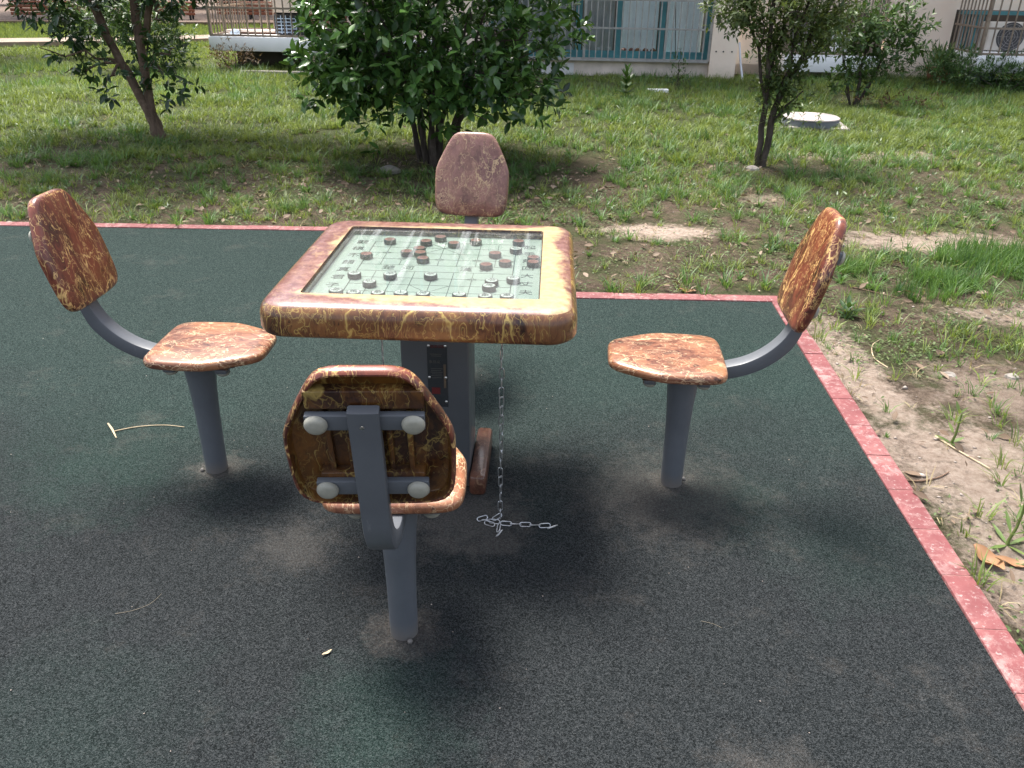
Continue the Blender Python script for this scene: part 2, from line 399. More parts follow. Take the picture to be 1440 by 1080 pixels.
def leafmat(name, a, b, c_, rough=.42, trans=.25, ns=2.2, nk=.35):
    t = NT(name); g = t.n('ShaderNodeNewGeometry')
    c = t.ramp(g.outputs['Random Per Island'], [(0, a), (.55, b), (1, c_)])
    c = t.mix(nk, c, t.mix(t.ramp(t.noise(ns, 4, .65), [(.36, 0.0), (.64, 1.0)]), a, c_))
    t.set(c, rough, 0, .45)
    tl = t.n('ShaderNodeBsdfTranslucent'); t.l(t.mix(.5, c, (c_[0] * 1.5, c_[1] * 1.5, c_[2] * .8)), tl.inputs[0])
    mx = t.n('ShaderNodeMixShader'); mx.inputs[0].default_value = trans
    t.l(t.b.outputs[0], mx.inputs[1]); t.l(tl.outputs[0], mx.inputs[2]); t.l(mx.outputs[0], t.out.inputs[0])
    return t.m
M['bush_leaf'] = leafmat('bush_leaf', (.005, .020, .009), (.022, .066, .020), (.15, .30, .065), .20, .10)
M['tree_leaf'] = leafmat('tree_leaf', (.010, .028, .013), (.022, .055, .020), (.07, .14, .04), .3, .14)
M['small_leaf'] = leafmat('small_leaf', (.030, .062, .018), (.055, .105, .028), (.16, .20, .06), .45, .25)
M['shrub_leaf'] = leafmat('shrub_leaf', (.030, .065, .020), (.055, .11, .032), (.12, .20, .05), .4, .22)
M['red_leaf'] = leafmat('red_leaf', (.07, .035, .02), (.12, .06, .028), (.16, .11, .04), .55, .2)
M['hedge_leaf'] = leafmat('hedge_leaf', (.018, .048, .014), (.035, .085, .022), (.09, .17, .04), .4, .2)
M['strap_leaf'] = leafmat('strap_leaf', (.07, .12, .035), (.12, .19, .05), (.24, .30, .09), .45, .25)
M['grass'] = leafmat('grass_blade', (.020, .062, .018), (.085, .155, .032), (.27, .33, .080), .5, .35, 5.5, .62)
M['lush'] = leafmat('lush_blade', (.020, .065, .020), (.065, .150, .036), (.16, .28, .07), .5, .3, 4.0, .62)
M['straw'] = leafmat('straw_blade', (.20, .15, .08), (.30, .24, .13), (.42, .36, .22), .8, .2)
M['cover'] = leafmat('cover_leaf', (.045, .08, .022), (.075, .12, .032), (.14, .19, .06), .6, .2)
M['litter'] = leafmat('litter_leaf', (.07, .040, .023), (.17, .11, .070), (.34, .265, .20), .8, .1)
M['dry_leaf'] = leafmat('dry_leaf', (.26, .13, .06), (.34, .18, .09), (.42, .24, .13), .6, .2)

def bark(name, a, b, sc=18):
    t = NT(name); n = t.noise(sc, 7, .7, t.map((1, 1, .28)))
    c = t.ramp(n, [(.32, a), (.68, b)])
    c = t.mix(t.ramp(t.noise(9, 4), [(.58, 0.0), (.7, .45)]), c, tuple(x * 1.7 for x in b))
    t.bump(n, .8, .012); return t.set(c, .85, 0, .25)
M['bark'] = bark('bark_brown', (.075, .050, .036), (.22, .155, .115))
M['bark_grey'] = bark('bark_grey', (.035, .028, .024), (.10, .082, .070), 26)

def mk_wall():
    t = NT('pink_render'); n = t.noise(1.2, 6, .65)
    c = t.ramp(n, [(.3, (.92, .74, .61)), (.7, (.98, .83, .70))])
    st = t.ramp(t.noise(2.0, 6, .7, t.map((2.5, 2.5, .35))), [(.60, 0.0), (.84, .25)])
    c = t.mix(st, c, (.38, .32, .28))
    sx = t.n('ShaderNodeSeparateXYZ'); t.l(t.co, sx.inputs[0])
    low = t.ramp(t.math('ADD', sx.outputs[2], t.math('MULTIPLY', t.noise(5, 5, .7), .3)), [(.12, .55), (.38, 0.0)])
    c = t.mix(low, c, (.40, .36, .27))
    t.bump(t.noise(60, 5, .7), .25, .006); return t.set(c, .85, 0, .3)
M['wall'] = mk_wall()
M['plinth'] = simple('plinth_stone', (.70, .60, .53), .8, 0, .22, 3, .2)
M['plinth_pale'] = simple('plinth_pale_patch', (.74, .72, .72), .75, 0, .12, 3, .1)
M['slab'] = simple('white_paint_slab', (.93, .93, .94), .6, 0, .05, 3, .05)
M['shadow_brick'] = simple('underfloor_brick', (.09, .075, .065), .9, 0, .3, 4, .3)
M['teal'] = simple('teal_frame', (.06, .22, .25), .45, 0, .2, 5)
M['galv'] = simple('grille_metal', (.36, .35, .34), .5, .3, .25, 9)
M['rusty'] = simple('grille_rust', (.26, .205, .16), .6, .2, .3, 9)
M['curtain'] = simple('grey_curtain', (.88, .88, .90), .9, 0, .1, 3)
M['curtain_dark'] = simple('dark_curtain', (.36, .35, .35), .9, 0, .2, 3)
M['interior'] = simple('dim_room', (.05, .05, .055), .9, 0, .2, 2)
M['acbody'] = simple('ac_cream', (.62, .58, .52), .5, 0, .08, 5)
M['acgrille'] = simple('ac_dark', (.055, .055, .06), .5, 0, .2, 8)
M['blueplastic'] = simple('pale_blue_bucket', (.50, .62, .76), .45, 0, .15, 5)
M['terracotta'] = simple('terracotta', (.30, .13, .075), .8, 0, .2, 10, .2)
M['wood'] = simple('bench_wood', (.20, .065, .032), .5, 0, .3, 5, .1)
M['iron'] = simple('bench_iron', (.02, .02, .022), .5, .3, .2, 5)
M['brown_cab'] = simple('brown_board', (.22, .10, .055), .6, 0, .2, 4)
M['stone'] = simple('stone', (.26, .235, .21), .85, 0, .3, 12, .4)
M['pebble'] = simple('pebble', (.34, .29, .255), .85, 0, .45, 9, .3)
M['path'] = simple('path_concrete', (.27, .21, .165), .85, 0, .2, 3, .2)
M['plaza'] = simple('plaza_paving', (.13, .085, .062), .85, 0, .2, 2, .2)
M['manhole'] = simple('manhole_concrete', (.36, .32, .31), .85, 0, .2, 6, .3)
M['manhole_rim'] = simple('manhole_grey_rim', (.16, .17, .20), .8, 0, .2, 8, .2)
M['twig'] = simple('twig', (.16, .10, .065), .85, 0, .3, 30)
M['straw_solid'] = simple('dry_straw', (.50, .40, .26), .8, 0, .2, 30)
M['twig_pale'] = simple('pale_stem', (.22, .19, .14), .8, 0, .2, 30)
M['white_pvc'] = simple('white_pvc', (.75, .76, .80), .45, 0, .1, 5)

def mk_pane():
    t = NT('window_pane')
    fr = t.n('ShaderNodeFresnel'); fr.inputs[0].default_value = 1.5
    tr = t.n('ShaderNodeBsdfTransparent'); tr.inputs[0].default_value = (.90, .93, .93, 1)
    gl = t.n('ShaderNodeBsdfGlossy'); gl.inputs['Roughness'].default_value = .05
    geo = t.n('ShaderNodeNewGeometry'); fr1 = t.math('SUBTRACT', 1.0, geo.outputs['Backfacing'])
    mx = t.n('ShaderNodeMixShader'); t.l(t.math('MULTIPLY', fr.outputs[0], fr1), mx.inputs[0]); t.l(tr.outputs[0], mx.inputs[1]); t.l(gl.outputs[0], mx.inputs[2])
    t.l(mx.outputs[0], t.out.inputs[0]); return t.m
M['pane'] = mk_pane()

# ------------------------------------------------------------------ ground
def gz(x, y):
    """height of the soil"""
    x = np.asarray(x, float); y = np.asarray(y, float)
    d = np.maximum(np.maximum(y - 5.3, 0), np.maximum(x - 1.45, 0) * .8)
    k = np.clip(d / 2.0, 0, 1)
    return -.014 + k * ((fbm(x * .7, y * .7, 5) - .45) * .10) + (fbm(x * 3, y * 3, 9, 3) - .5) * .012 * np.clip(d * 3, 0, 1)

def ground_grid(x0, x1, y0, y1, step):
    xs = np.arange(x0, x1 + step * .5, step); ys = np.arange(y0, y1 + step * .5, step)
    X, Y = np.meshgrid(xs, ys); Z = gz(X, Y); n = len(xs)
    V = np.stack([X.ravel(), Y.ravel(), Z.ravel()], 1); I = np.arange(len(V)).reshape(Y.shape)
    a, b, c, d = I[:-1, :-1].ravel(), I[:-1, 1:].ravel(), I[1:, 1:].ravel(), I[1:, :-1].ravel()
    return V, np.concatenate([np.stack([a, b, c], 1), np.stack([a, c, d], 1)])
V1, T1 = ground_grid(-30, 30, -6, 54, .2)
S = 300.0     # skirt that carries the sheet on to the horizon
sk = np.array([[-30, -6, -.014], [30, -6, -.014], [30, 54, -.014], [-30, 54, -.014], [-S, -S, -.05], [S, -S, -.05], [S, S, -.05], [-S, S, -.05]])
o_ = len(V1); st_ = np.array([[0, 4, 5], [0, 5, 1], [1, 5, 6], [1, 6, 2], [2, 6, 7], [2, 7, 3], [3, 7, 4], [3, 4, 0]]) + o_
g_ = fast_mesh('ground', np.concatenate([V1, sk]), np.concatenate([T1, st_]), M['soil'], smooth=True)
tag(g_, kind='structure')

# rubber play surface: polygon prism with its step behind the table
def edge_x(y): return 1.188 + (y - 1.381) * .0511
poly = [(-9, -5), (edge_x(-5), -5), (edge_x(4.001), 4.001), (-.36, 4.018), (-.30, 5.151), (-9, 5.19)]
mb = MB(); mb.rings([[(x, y, -.06) for x, y in poly], [(x, y, 0.0) for x, y in poly]])
tag(mb.build('rubber_play_surface', M['mat'], smooth=False), kind='structure')

# painted kerb of short pavers
def kerb_run(mb, mo, A, B, w, L=.215, seed=1):
    rnd = random.Random(seed); A = Vector((*A, 0)); B = Vector((*B, 0)); d = (B - A); n = max(1, round(d.length / L)); u = d.normalized()
    nrm = Vector((-u.y, u.x, 0)); rot = Matrix((u, nrm, Vector((0, 0, 1)))).transposed(); st = d.length / n
    for i in range(n):
        c = A + u * (st * (i + .5)) + nrm * (w / 2 + rnd.uniform(-.002, .002)); h = .062 + rnd.uniform(-.0015, .0015)
        mb.box((c.x, c.y, h / 2 - .06 + .004), (st - .0024, abs(w) - .002, h), rot, 0, .003)
    c = (A + B) / 2 + nrm * (w / 2); mo.box((c.x, c.y, -.0268), (d.length, abs(w) - .006, .06), rot, 1)
kb = MB(); W_ = .085
kerb_run(kb, kb, (edge_x(-5) + .001, -5), (edge_x(4.0) + .001, 4.0), -W_, seed=2)
kerb_run(kb, kb, (-.36, 4.019), (edge_x(4.0) + W_, 4.002), W_, seed=3)
kerb_run(kb, kb, (-.361 + .0, 4.105), (-.301, 5.150), -W_, seed=5)
kerb_run(kb, kb, (-9, 5.191), (-.30 + W_, 5.152), W_, seed=4)
tag(kb.build('kerb', [M['kerb'], M['mortar']]), kind='structure')

# ------------------------------------------------------------------ chess table
TC = (-.2307, 2.3364); TY = R(-2.47)
tb = empty('chess_table', (TC[0], TC[1], 0), TY)
tag(tb, 'square chess table with burl-patterned top, glass-covered board and a single grey column', 'table')
def rsq(a, r, z, nc=8, ns=6):
    P = []
    for q in range(4):
        cx, cy = [(1, 1), (-1, 1), (-1, -1), (1, -1)][q]
        for k in range(nc + 1):
            t = math.pi / 2 * (q + k / nc)
            P.append(((a - r) * cx + r * math.cos(t), (a - r) * cy + r * math.sin(t), z))
        nx, ny = [(-1, 1), (-1, -1), (1, -1), (1, 1)][q]
        p0 = P[-1]; t = math.pi / 2 * (q + 1); p1 = ((a - r) * nx + r * math.cos(t), (a - r) * ny + r * math.sin(t), z)
        for k in range(1, ns): P.append(tuple(p0[i] + (p1[i] - p0[i]) * k / ns for i in range(3)))
    return P
A_ = .411; B_ = .3095
prof = [(.30, .668), (.05, .668), (.03, .660), (.012, .661), (.004, .667), (0, .677), (0, .712), (.003, .726), (.010, .738), (.021, .746), (.036, .750), (.06, .7505)]
rg = [rsq(A_ - o, max(.075 - o * .8, .012), z) for o, z in prof]
rg += [rsq(B_ + .003, .010, .7502)]; rin = [rg[-1], rsq(B_, .008, .747), rsq(B_, .008, .719)]
mb = MB(); mb.rings(rg, 0, True, False); mb.rings(rin, 1, False, True)
mb.build('tabletop', [M['table_burl'], M['lip_burl']], tb, ang=50)
# board: sheet with the printed lines, river words and side proverb
bd = MB(); bd.box((0, 0, .7215), (.617, .617, .004), None, 0)
zf = .7237
xs = [-.222 + .0565 * i for i in range(9)]; ys = [-.270 + .0565 * i for i in range(10)]
def ln(x0, y0, x1, y1, w=.0014):
    d = Vector((x1 - x0, y1 - y0, 0)); L = d.length; u = d.normalized(); rot = Matrix((u, Vector((-u.y, u.x, 0)), Vector((0, 0, 1)))).transposed()
    bd.box(((x0 + x1) / 2, (y0 + y1) / 2, zf), (L, w, .0006), rot, 1)
for y in ys: ln(xs[0], y, xs[8], y, .0010)
for i, x in enumerate(xs):
    if i in (0, 8): ln(x, ys[0], x, ys[9], .0026)
    else: ln(x, ys[0], x, ys[4], .0018); ln(x, ys[5], x, ys[9], .0018)
for b in (0, 7): ln(xs[3], ys[b], xs[5], ys[b + 2], .001); ln(xs[3], ys[b + 2], xs[5], ys[b], .001)
def mark(x, y):
    for sx in (-1, 1):
        for sy in (-1, 1):
            if abs(x + sx * .02) > .24: continue
            ln(x + sx * .004, y + sy * .004, x + sx * .013, y + sy * .004, .0009); ln(x + sx * .004, y + sy * .004, x + sx * .004, y + sy * .013, .0009)
for i in (1, 7): mark(xs[i], ys[2]); mark(xs[i], ys[7])
for i in (0, 2, 4, 6, 8): mark(xs[i], ys[3]); mark(xs[i], ys[6])
def put(ch, x, y, size, rz=0.0, z=zf): bd.text(ch, size, Matrix.Translation((x, y, z)) @ Matrix.Rotation(rz, 4, 'Z'), 1, .0003)
for ch, x in zip('楚河漢界', (-.135, -.078, .092, .148)): put(ch, x, -.0165, .040)
for i, ch in enumerate('觀棋不語真君子'): put(ch, -.262, .225 - .0672 * i, .040)
for i, ch in enumerate('起手無回大丈夫'): put(ch, .272, .215 - .0680 * i, .040)
bd.build('game_board', [M['board'], M['ink']], tb, smooth=False)
mb = MB(); mb.box((0, 0, .7415), (.618, .618, .0035)); mb.build('glass_cover', M['glass'], tb, smooth=False)
mb = MB(); mb.box((0, .03, .335), (.205, .20, .66), None, 0, .006); mb.build('column', M['steel_dark'], tb)
for s in (-1, 1):
    mb = MB(); mb.box((s * .130, .05, .036), (.052, .325, .070), None, 0, .010); mb.build('foot', M['foot_burl'], tb)
# instruction plate riveted to the column
M['plate'] = simple('plate_dark', (.035, .038, .042), .18, 0, .2, 10, 0, .6)
M['plate_print'] = simple('plate_print', (.08, .078, .07), .5, 0, .2, 60)
M['plate_tan'] = simple('plate_tan', (.12, .085, .055), .5, 0, .3, 40)
PZ = -.072; PX = .014; pl = MB(); fy = .03 - .10 - .0012
pl.box((-.006 + PX, fy, .470 + PZ), (.060, .002, .200), None, 0)
pl.text('使用说明', .011, Matrix.Translation((-.004 + PX, fy - .0013, .572 + PZ)) @ Matrix.Rotation(R(90), 4, 'X'), 1, .0003)
pl.text('象棋桌', .012, Matrix.Translation((-.014 + PX, fy - .0014, .522 + PZ)) @ Matrix.Rotation(R(90), 4, 'X'), 2, .0003)
for i, z in enumerate([.548, .542, .500, .494, .488, .482, .476, .470]):
    pl.box((-.010 + PX + (i % 3) * .001, fy - .0012, z + PZ), (.036 - (i % 2) * .006, .0008, .0018), None, 2)
pl.box((-.012 + PX, fy - .0012, .425 + PZ), (.026, .0008, .022), None, 1)
pl.box((.016 + PX, fy - .0012, .475 + PZ), (.007, .0008, .080), None, 3)  # orange-lit strip of the plate, painted as a tan bar
plo = pl.build('instruction_plate', [M['plate'], M['red_ink'], M['plate_print'], M['plate_tan']], tb, smooth=False)
for x, z in ((-.031, .575), (.019, .575), (-.031, .470), (.019, .470), (.019, .388), (-.031, .388)):
    sc = MB(); sc.lathe([(.0045, 0), (.0045, .0012), (.0025, .0024), (.0004, .0028)], (x + PX, fy - .001, z + PZ), 10, 0, Matrix.Rotation(R(90), 3, 'X')); sc.build('screw', M['screw'], plo)

def tw(x, y, z=0):
    c, s = math.cos(TY), math.sin(TY); return (TC[0] + c * x - s * y, TC[1] + s * x + c * y, z)

# ------------------------------------------------------------------ game discs lying on the board
PIECES = [(-.173, .218, 'r', '車', 'red-faced disc at the far left corner of the board'),
 (-.057, .214, 'r', '馬', 'red-faced disc by the far rim, just behind the cluster of discs left of centre'),
 (-.017, .262, 'r', '帥', 'red-faced disc touching the far rim, farthest from the viewer'),
 (.033, .201, 'r', '士', 'red-faced disc near the far rim, between the two palace diagonals and the middle'),
 (.099, .234, 'r', '相', 'red-faced disc near the far rim, first one right of the board middle'),
 (.235, .238, 'r', '車', 'red-faced disc at the far right corner of the lines'),
 (.230, .158, 'b', '包', 'pale-faced disc just in front of the far right red disc'),
 (-.067, .139, 'r', '炮', 'red-faced disc, rearmost of the three touching in a column left of centre'),
 (-.100, .102, 'r', '兵', 'red-faced disc just left of the three that touch in a column'),
 (-.058, .096, 'r', '兵', 'red-faced disc, middle one of the three touching in a column'),
 (-.217, .066, 'r', '兵', 'lone red-faced disc on the left border line beside the proverb'),
 (-.042, .041, 'r', '馬', 'red-faced disc, foremost of the three in a column left of centre'),
 (.169, .109, 'r', '兵', 'red-faced disc half in dark reflection, right of centre on the far half'),
 (.204, .031, 'r', '兵', 'red-faced disc near the right border line just past the river'),
 (.150, -.002, 'r', '兵', 'red-faced disc lying on the river words at right'),
 (.287, .078, 'r', '相', 'rear red-faced disc of the pair pushed against the right rim'),
 (.287, .034, 'r', '士', 'front red-faced disc of the pair pushed against the right rim'),
 (-.214, -.112, 'b', '卒', 'pale-faced disc on the left border line, near half of the board'),
 (-.113, -.110, 'b', '卒', 'pale-faced disc on the near half, second from the left border'),
 (-.158, -.177, 'b', '包', 'pale-faced disc between the near row and the left pair of discs'),
 (.001, -.104, 'b', '卒', 'pale-faced disc alone in the middle of the near half'),
 (.176, -.140, 'b', '卒', 'rear pale-faced disc of the touching pair near the right border'),
 (.172, -.183, 'b', '馬', 'front pale-faced disc of the touching pair near the right border'),
 (.235, -.115, 'b', '卒', 'darkest disc on the right border line, near half of the board'),
 (-.233, -0.252, 'b', '車', 'first pale-faced disc from the left in the row along the near rim'),
 (-.183, -0.262, 'b', '馬', 'second disc from the left in the row along the near rim'),
 (-.118, -0.260, 'b', '象', 'third disc from the left in the row along the near rim'),
 (-.058, -0.255, 'b', '士', 'fourth disc from the left in the row along the near rim'),
 (.002, -0.257, 'b', '將', 'fifth disc from the left in the row along the near rim'),
 (.098, -0.254, 'b', '士', 'sixth disc from the left in the row along the near rim, after a gap'),
 (.168, -0.260, 'b', '象', 'seventh disc from the left in the row along the near rim'),
 (.225, -0.255, 'b', '車', 'rightmost disc in the row along the near rim')]
def disc_body(face):
    b = MB(); r = .0192
    b.lathe([(r * .93, 0), (r, .002), (r, .0125), (r * .95, .0145), (r * .84, .0147)], n=28, mi=0)
    b.lathe([(r * .835, .0140), (r * .83, .0149)], n=28, mi=1)
    return b
proto = {}
rnd = random.Random(8)
for i, (x, y, k, ch, lab) in enumerate(PIECES):
    t = empty('xiangqi_disc', tw(x, y, .7241), TY + rnd.uniform(-.5, .5))
    tag(t, lab, 'game piece', 'xiangqi discs on the glass-covered board')
    if k not in proto:
        o = disc_body(k).build('disc', [M['piece_side'], M['piece_red'] if k == 'r' else M['piece_pale']], t); proto[k] = o
    else:
        o = proto[k].copy(); col.objects.link(o); o.parent = t
    key = k + ch
    if key not in proto:
        m = MB(); m.text(ch, .025, Matrix.Translation((0, 0, .0150)), 0, .0002)
        o = m.build('character', M['ink'] if k == 'b' else simple('dark_red_ink', (.10, .02, .02), .6), t, smooth=False); proto[key] = o
    else:
        o = proto[key].copy(); col.objects.link(o); o.parent = t

# ------------------------------------------------------------------ chairs
OUT = [(0, 1), (.36, 1), (.50, .975), (.60, .93), (.83, .73), (.95, .605), (1, .52), (.985, .17), (.92, .06), (.78, .01), (.5, 0)]
OUT = OUT + [(0, 0)] + [(-a, b) for a, b in reversed(OUT[1:])]
def smooth_loop(P, n=72, it=2):
    P = [Vector((a, b)) for a, b in P]
    for _ in range(it):
        Q = []
        for i in range(len(P)):
            a, b = P[i], P[(i + 1) % len(P)]; Q += [a * .75 + b * .25, a * .25 + b * .75]
        P = Q
    L = [0]
    for i in range(len(P)): L.append(L[-1] + (P[(i + 1) % len(P)] - P[i]).length)
    out = []; j = 0
    for k in range(n):
        s = L[-1] * k / n
        while L[j + 1] < s: j += 1
        f = (s - L[j]) / (L[j + 1] - L[j]); out.append(P[j].lerp(P[(j + 1) % len(P)], f))
    return out
def shell(W, H, c0, ex, ey, en, th=.034):
    """moulded panel: W half width, H height, ex across, ey up, en towards its back"""
    P = smooth_loop([(a * W, b * H) for a, b in OUT]); cen = Vector((0, H * .47)); mb = MB(); rr = []
    for s, t in ((.03, -.0045), (.45, -.004), (.8, -.0015), (.92, .001), (.965, .0035), (.99, .008), (1, .014), (1, th - .008), (.99, th - .003), (.972, th), (.948, th - .001), (.930, th - .006), (.915, .013), (.90, .010), (.5, .009), (.03, .009)):
        rr.append([c0 + ex * ((p - cen).x * s + cen.x) + ey * ((p - cen).y * s + cen.y) + en * t for p in P])
    mb.rings(rr[:11], 0, True, False); mb.rings(rr[10:], 1, False, True); return mb
def rect_tube(path, w, h, bev=.006, taper=0.0):
    """path in the y-z plane"""
    mb = MB(); rr = []; n = len(path)
    pts = [Vector((0, y, z)) for y, z in path]
    sec = []
    for sx, sy in ((1, 1), (-1, 1), (-1, -1), (1, -1)):
        X, Y = w / 2, h / 2; c = [(X, Y - bev), (X - bev * .3, Y - bev * .3), (X - bev, Y)]
        q = [(sx * a, sy * b) for a, b in c]
        if sx * sy < 0: q.reverse()
        sec += q
    for i, p in enumerate(pts):
        t = (pts[min(i + 1, n - 1)] - pts[max(i - 1, 0)]).normalized(); N = Vector((0, -t.z, t.y)); X = Vector((1, 0, 0))
        k = 1 - taper * max(0.0, (i / (n - 1) - .62) / .38)
        rr.append([p + X * a + N * b * k + N * (-h * (1 - k) * .30) for a, b in sec])
    mb.rings(rr, 0); return mb
def curve_pts(P, m=5):
    out = []; P = [Vector(p) for p in P]
    for i in range(len(P) - 1):
        a = P[max(i - 1, 0)]; b = P[i]; c = P[i + 1]; d = P[min(i + 2, len(P) - 1)]
        for k in range(m):
            t = k / m; out.append(.5 * ((2 * b) + (c - a) * t + (2 * a - 5 * b + 4 * c - d) * t * t + (3 * b - a - 3 * c + d) * t ** 3))
    out.append(P[-1]); return [tuple(p) for p in out]
def cap_prof(r=.0205, h=.014): return [(r * .8, -.001), (r, .002), (r * .97, h * .45), (r * .82, h * .75), (r * .62, h * .90), (r * .60, h * .905), (r * .35, h), (r * .05, h * 1.02)]
def align(zdir):
    return Vector(zdir).normalized().to_track_quat('Z', 'Y').to_matrix()

LEAN = .258
def make_chair(label):
    t = empty('chess_chair', (0, 0, 0)); tag(t, label, 'chair', 'burl-patterned swivel chairs round the chess table')
    X = Vector((1, 0, 0)); up = Vector((0, -math.sin(LEAN), math.cos(LEAN))); nb = Vector((0, -math.cos(LEAN), -math.sin(LEAN)))
    c0 = Vector((0, -.267, .600))
    bk = shell(.154, .333, c0, X, up, nb, .030).build('backrest', [M['back_burl'], M['inner_burl']], t, ang=55)
    rot = Matrix((X, up, -nb)).transposed()
    def bp(x, h, T): return c0 + X * x + up * h + nb * T
    pd = MB()
    for h, dh, w in ((.272, .040, .205), (.066, .052, .19)):
        pd.box(bp(0, h, .020), (w, dh, .024), rot, 0, .003)
    for x in (-.072, -.036, .036, .072): pd.box(bp(x, .155, .0145), (.010, .15, .013), rot, 0, .002)
    pd.build('backing_rib', M['inner_burl'], bk)
    for h in (.232, .066):
        m = MB(); m.box(bp(0, h, .039), (.205, .034, .014), rot, 0, .002); cb = m.build('crossbar', M['steel'], bk)
        for x in (-.083, .083):
            m = MB(); m.lathe(cap_prof(), bp(x, h, .046), 24, 0, align(nb)); m.build('bolt_cap', M['cap'], cb)
    # seat: same mould, narrow end towards the table
    Y = Vector((0, 1, 0)); Z = Vector((0, 0, 1)); s0 = Vector((0, -.115, .468))
    st = shell(.165, .352, s0, X * -1, Y, Z * -1, .029).build('seat', [M['seat_burl'], M['inner_burl']], t, ang=55)
    for y in (-.05, .11):
        m = MB(); m.box((0, y, .436), (.215, .050, .034), None, 0, .003); pdx = m.build('backing_rib', M['foot_burl'], st)
        m = MB(); m.box((0, y, .413), (.215, .034, .013), None, 0, .002); cb = m.build('crossbar', M['steel'], st)
        for x in (-.085, .085):
            m = MB(); m.lathe(cap_prof(), (x, y, .4065), 20, 0, align((0, 0, -1))); m.build('bolt_cap', M['cap'], cb)
    P = curve_pts([(.12, .408), (.02, .409), (-.07, .411), (-.13, .420), (-.19, .440), (-.242, .472), (-.282, .512), (-.306, .552), (-.322, .598), (-.342, .67), (-.386, .843)])
    arm = rect_tube(P, .054, .043, .005, .48).build('arm', M['steel'], t, ang=35)
    m = MB(); m.lathe([(.004, 0), (.004, .001), (.0015, .0022)], (0, -.4025, .822), 10, 0, align(nb)); m.build('rivet', M['screw'], arm)
    m = MB(); m.lathe([(.0355, -.01), (.0355, .02), (.036, .12), (.038, .22), (.042, .30), (.047, .36), (.052, .40), (.052, .404)], n=32)
    m.build('post', M['steel'], t)
    m = MB(); m.lathe([(.006, 0), (.007, .006), (.004, .010), (.001, .011)], (.018, -.042, 0), 8); m.build('anchor_bolt', M['steel_dark'], t)
    return t
chair_list = [((-.984, 2.358), -2.3, 'burl chair at the left end of the table, backrest seen edge-on against the green mat'),
              ((.530, 2.316), 175.2, 'burl chair at the right end of the table, reddish backrest over the dirt verge'),
              ((-.265, 1.610), 92.2, 'nearest burl chair, seen from behind with grey crossbars and cream bolt caps'),
              ((-.234, 3.094), -100.4, 'burl chair behind the table, only its pinkish backrest showing above the tabletop')]
ch0 = make_chair(chair_list[0][2])
for i, ((x, y), a, lab) in enumerate(chair_list):
    o = ch0 if i == 0 else copy_tree(ch0)
    o.location = (x, y, 0); o.rotation_euler = (0, 0, R(a - 90)); o['label'] = lab
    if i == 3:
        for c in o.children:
            if c.name.startswith('backrest'): c.material_slots[0].link = 'OBJECT'; c.material_slots[0].material = M['sky_sheen_burl']

# ------------------------------------------------------------------ chains
def link_mesh(L=.0345, W=.0125, r=.0016):
    P = []; h = (L - W) / 2
    for k in range(6): t = math.pi * k / 5; P.append((math.cos(t) * W / 2, 0, h + math.sin(t) * W / 2))
    for k in range(6): t = math.pi * (1 + k / 5); P.append((math.cos(t) * W / 2, 0, -h + math.sin(t) * W / 2))
    m = MB(); m.tube(P, r, 6, closed=True); return m
def chain(name, label, origin, pts, rolls):
    t = empty(name, origin); tag(t, label, 'chain')
    first = None
    for i, (p, d) in enumerate(pts):
        if first is None: first = o = link_mesh().build('link', M['chain'], t)
        else: o = first.copy(); col.objects.link(o); o.parent = t
        q = Vector(d).normalized().to_track_quat('Z', 'Y'); o.rotation_mode = 'QUATERNION'
        from mathutils import Quaternion
        o.rotation_quaternion = q @ Quaternion((0, 0, 1), rolls(i)); o.location = p
    return t
cx_, cy_, _ = tw(.212, -.250)
rnd = random.Random(4)
pts = []; z = .652
while z > .03: pts.append(((rnd.uniform(-.001, .001), 0, z), (rnd.uniform(-.04, .04), rnd.uniform(-.04, .04), -1))); z -= .0295
x = .006
for k in range(6):
    if k < 5: pts.append(((x + .012, -.012 - .002 * k, .006), (1, -.12 + .05 * k, 0))); x += .0292
pts.append(((x + .006, -.026, .006), (.8, .45, 0)))
for p, d in (((-.018, -.004, .007), (1, -.3, .1)), ((-.040, .006, .006), (1, .15, 0)), ((-.032, -.014, .006), (1, -.5, 0)), ((-.004, -.036, .008), (.1, 1, .2)), ((-.010, .012, .012), (1, .8, .2)), ((-.002, -.060, .005), (.5, 1, 0)), ((-.055, .014, .005), (1, .5, 0))): pts.append((p, d))
chain('hanging_chain', 'steel chain hanging under the right half of the tabletop, its end trailing on the mat', (cx_, cy_, 0), pts, lambda i: (i % 2) * math.pi / 2 + (.6 if i < 21 else .75) + (i % 3) * .12)
cx2, cy2, _ = tw(-.118, -.250)
pts = [((0, 0, .652 - .0295 * k), (.02 * (-1) ** k, .02, -1)) for k in range(20)]
chain('hanging_chain', 'steel chain hanging left of the grey column, mostly behind the nearest chair', (cx2, cy2, 0), pts, lambda i: (i % 2) * math.pi / 2 + .5)

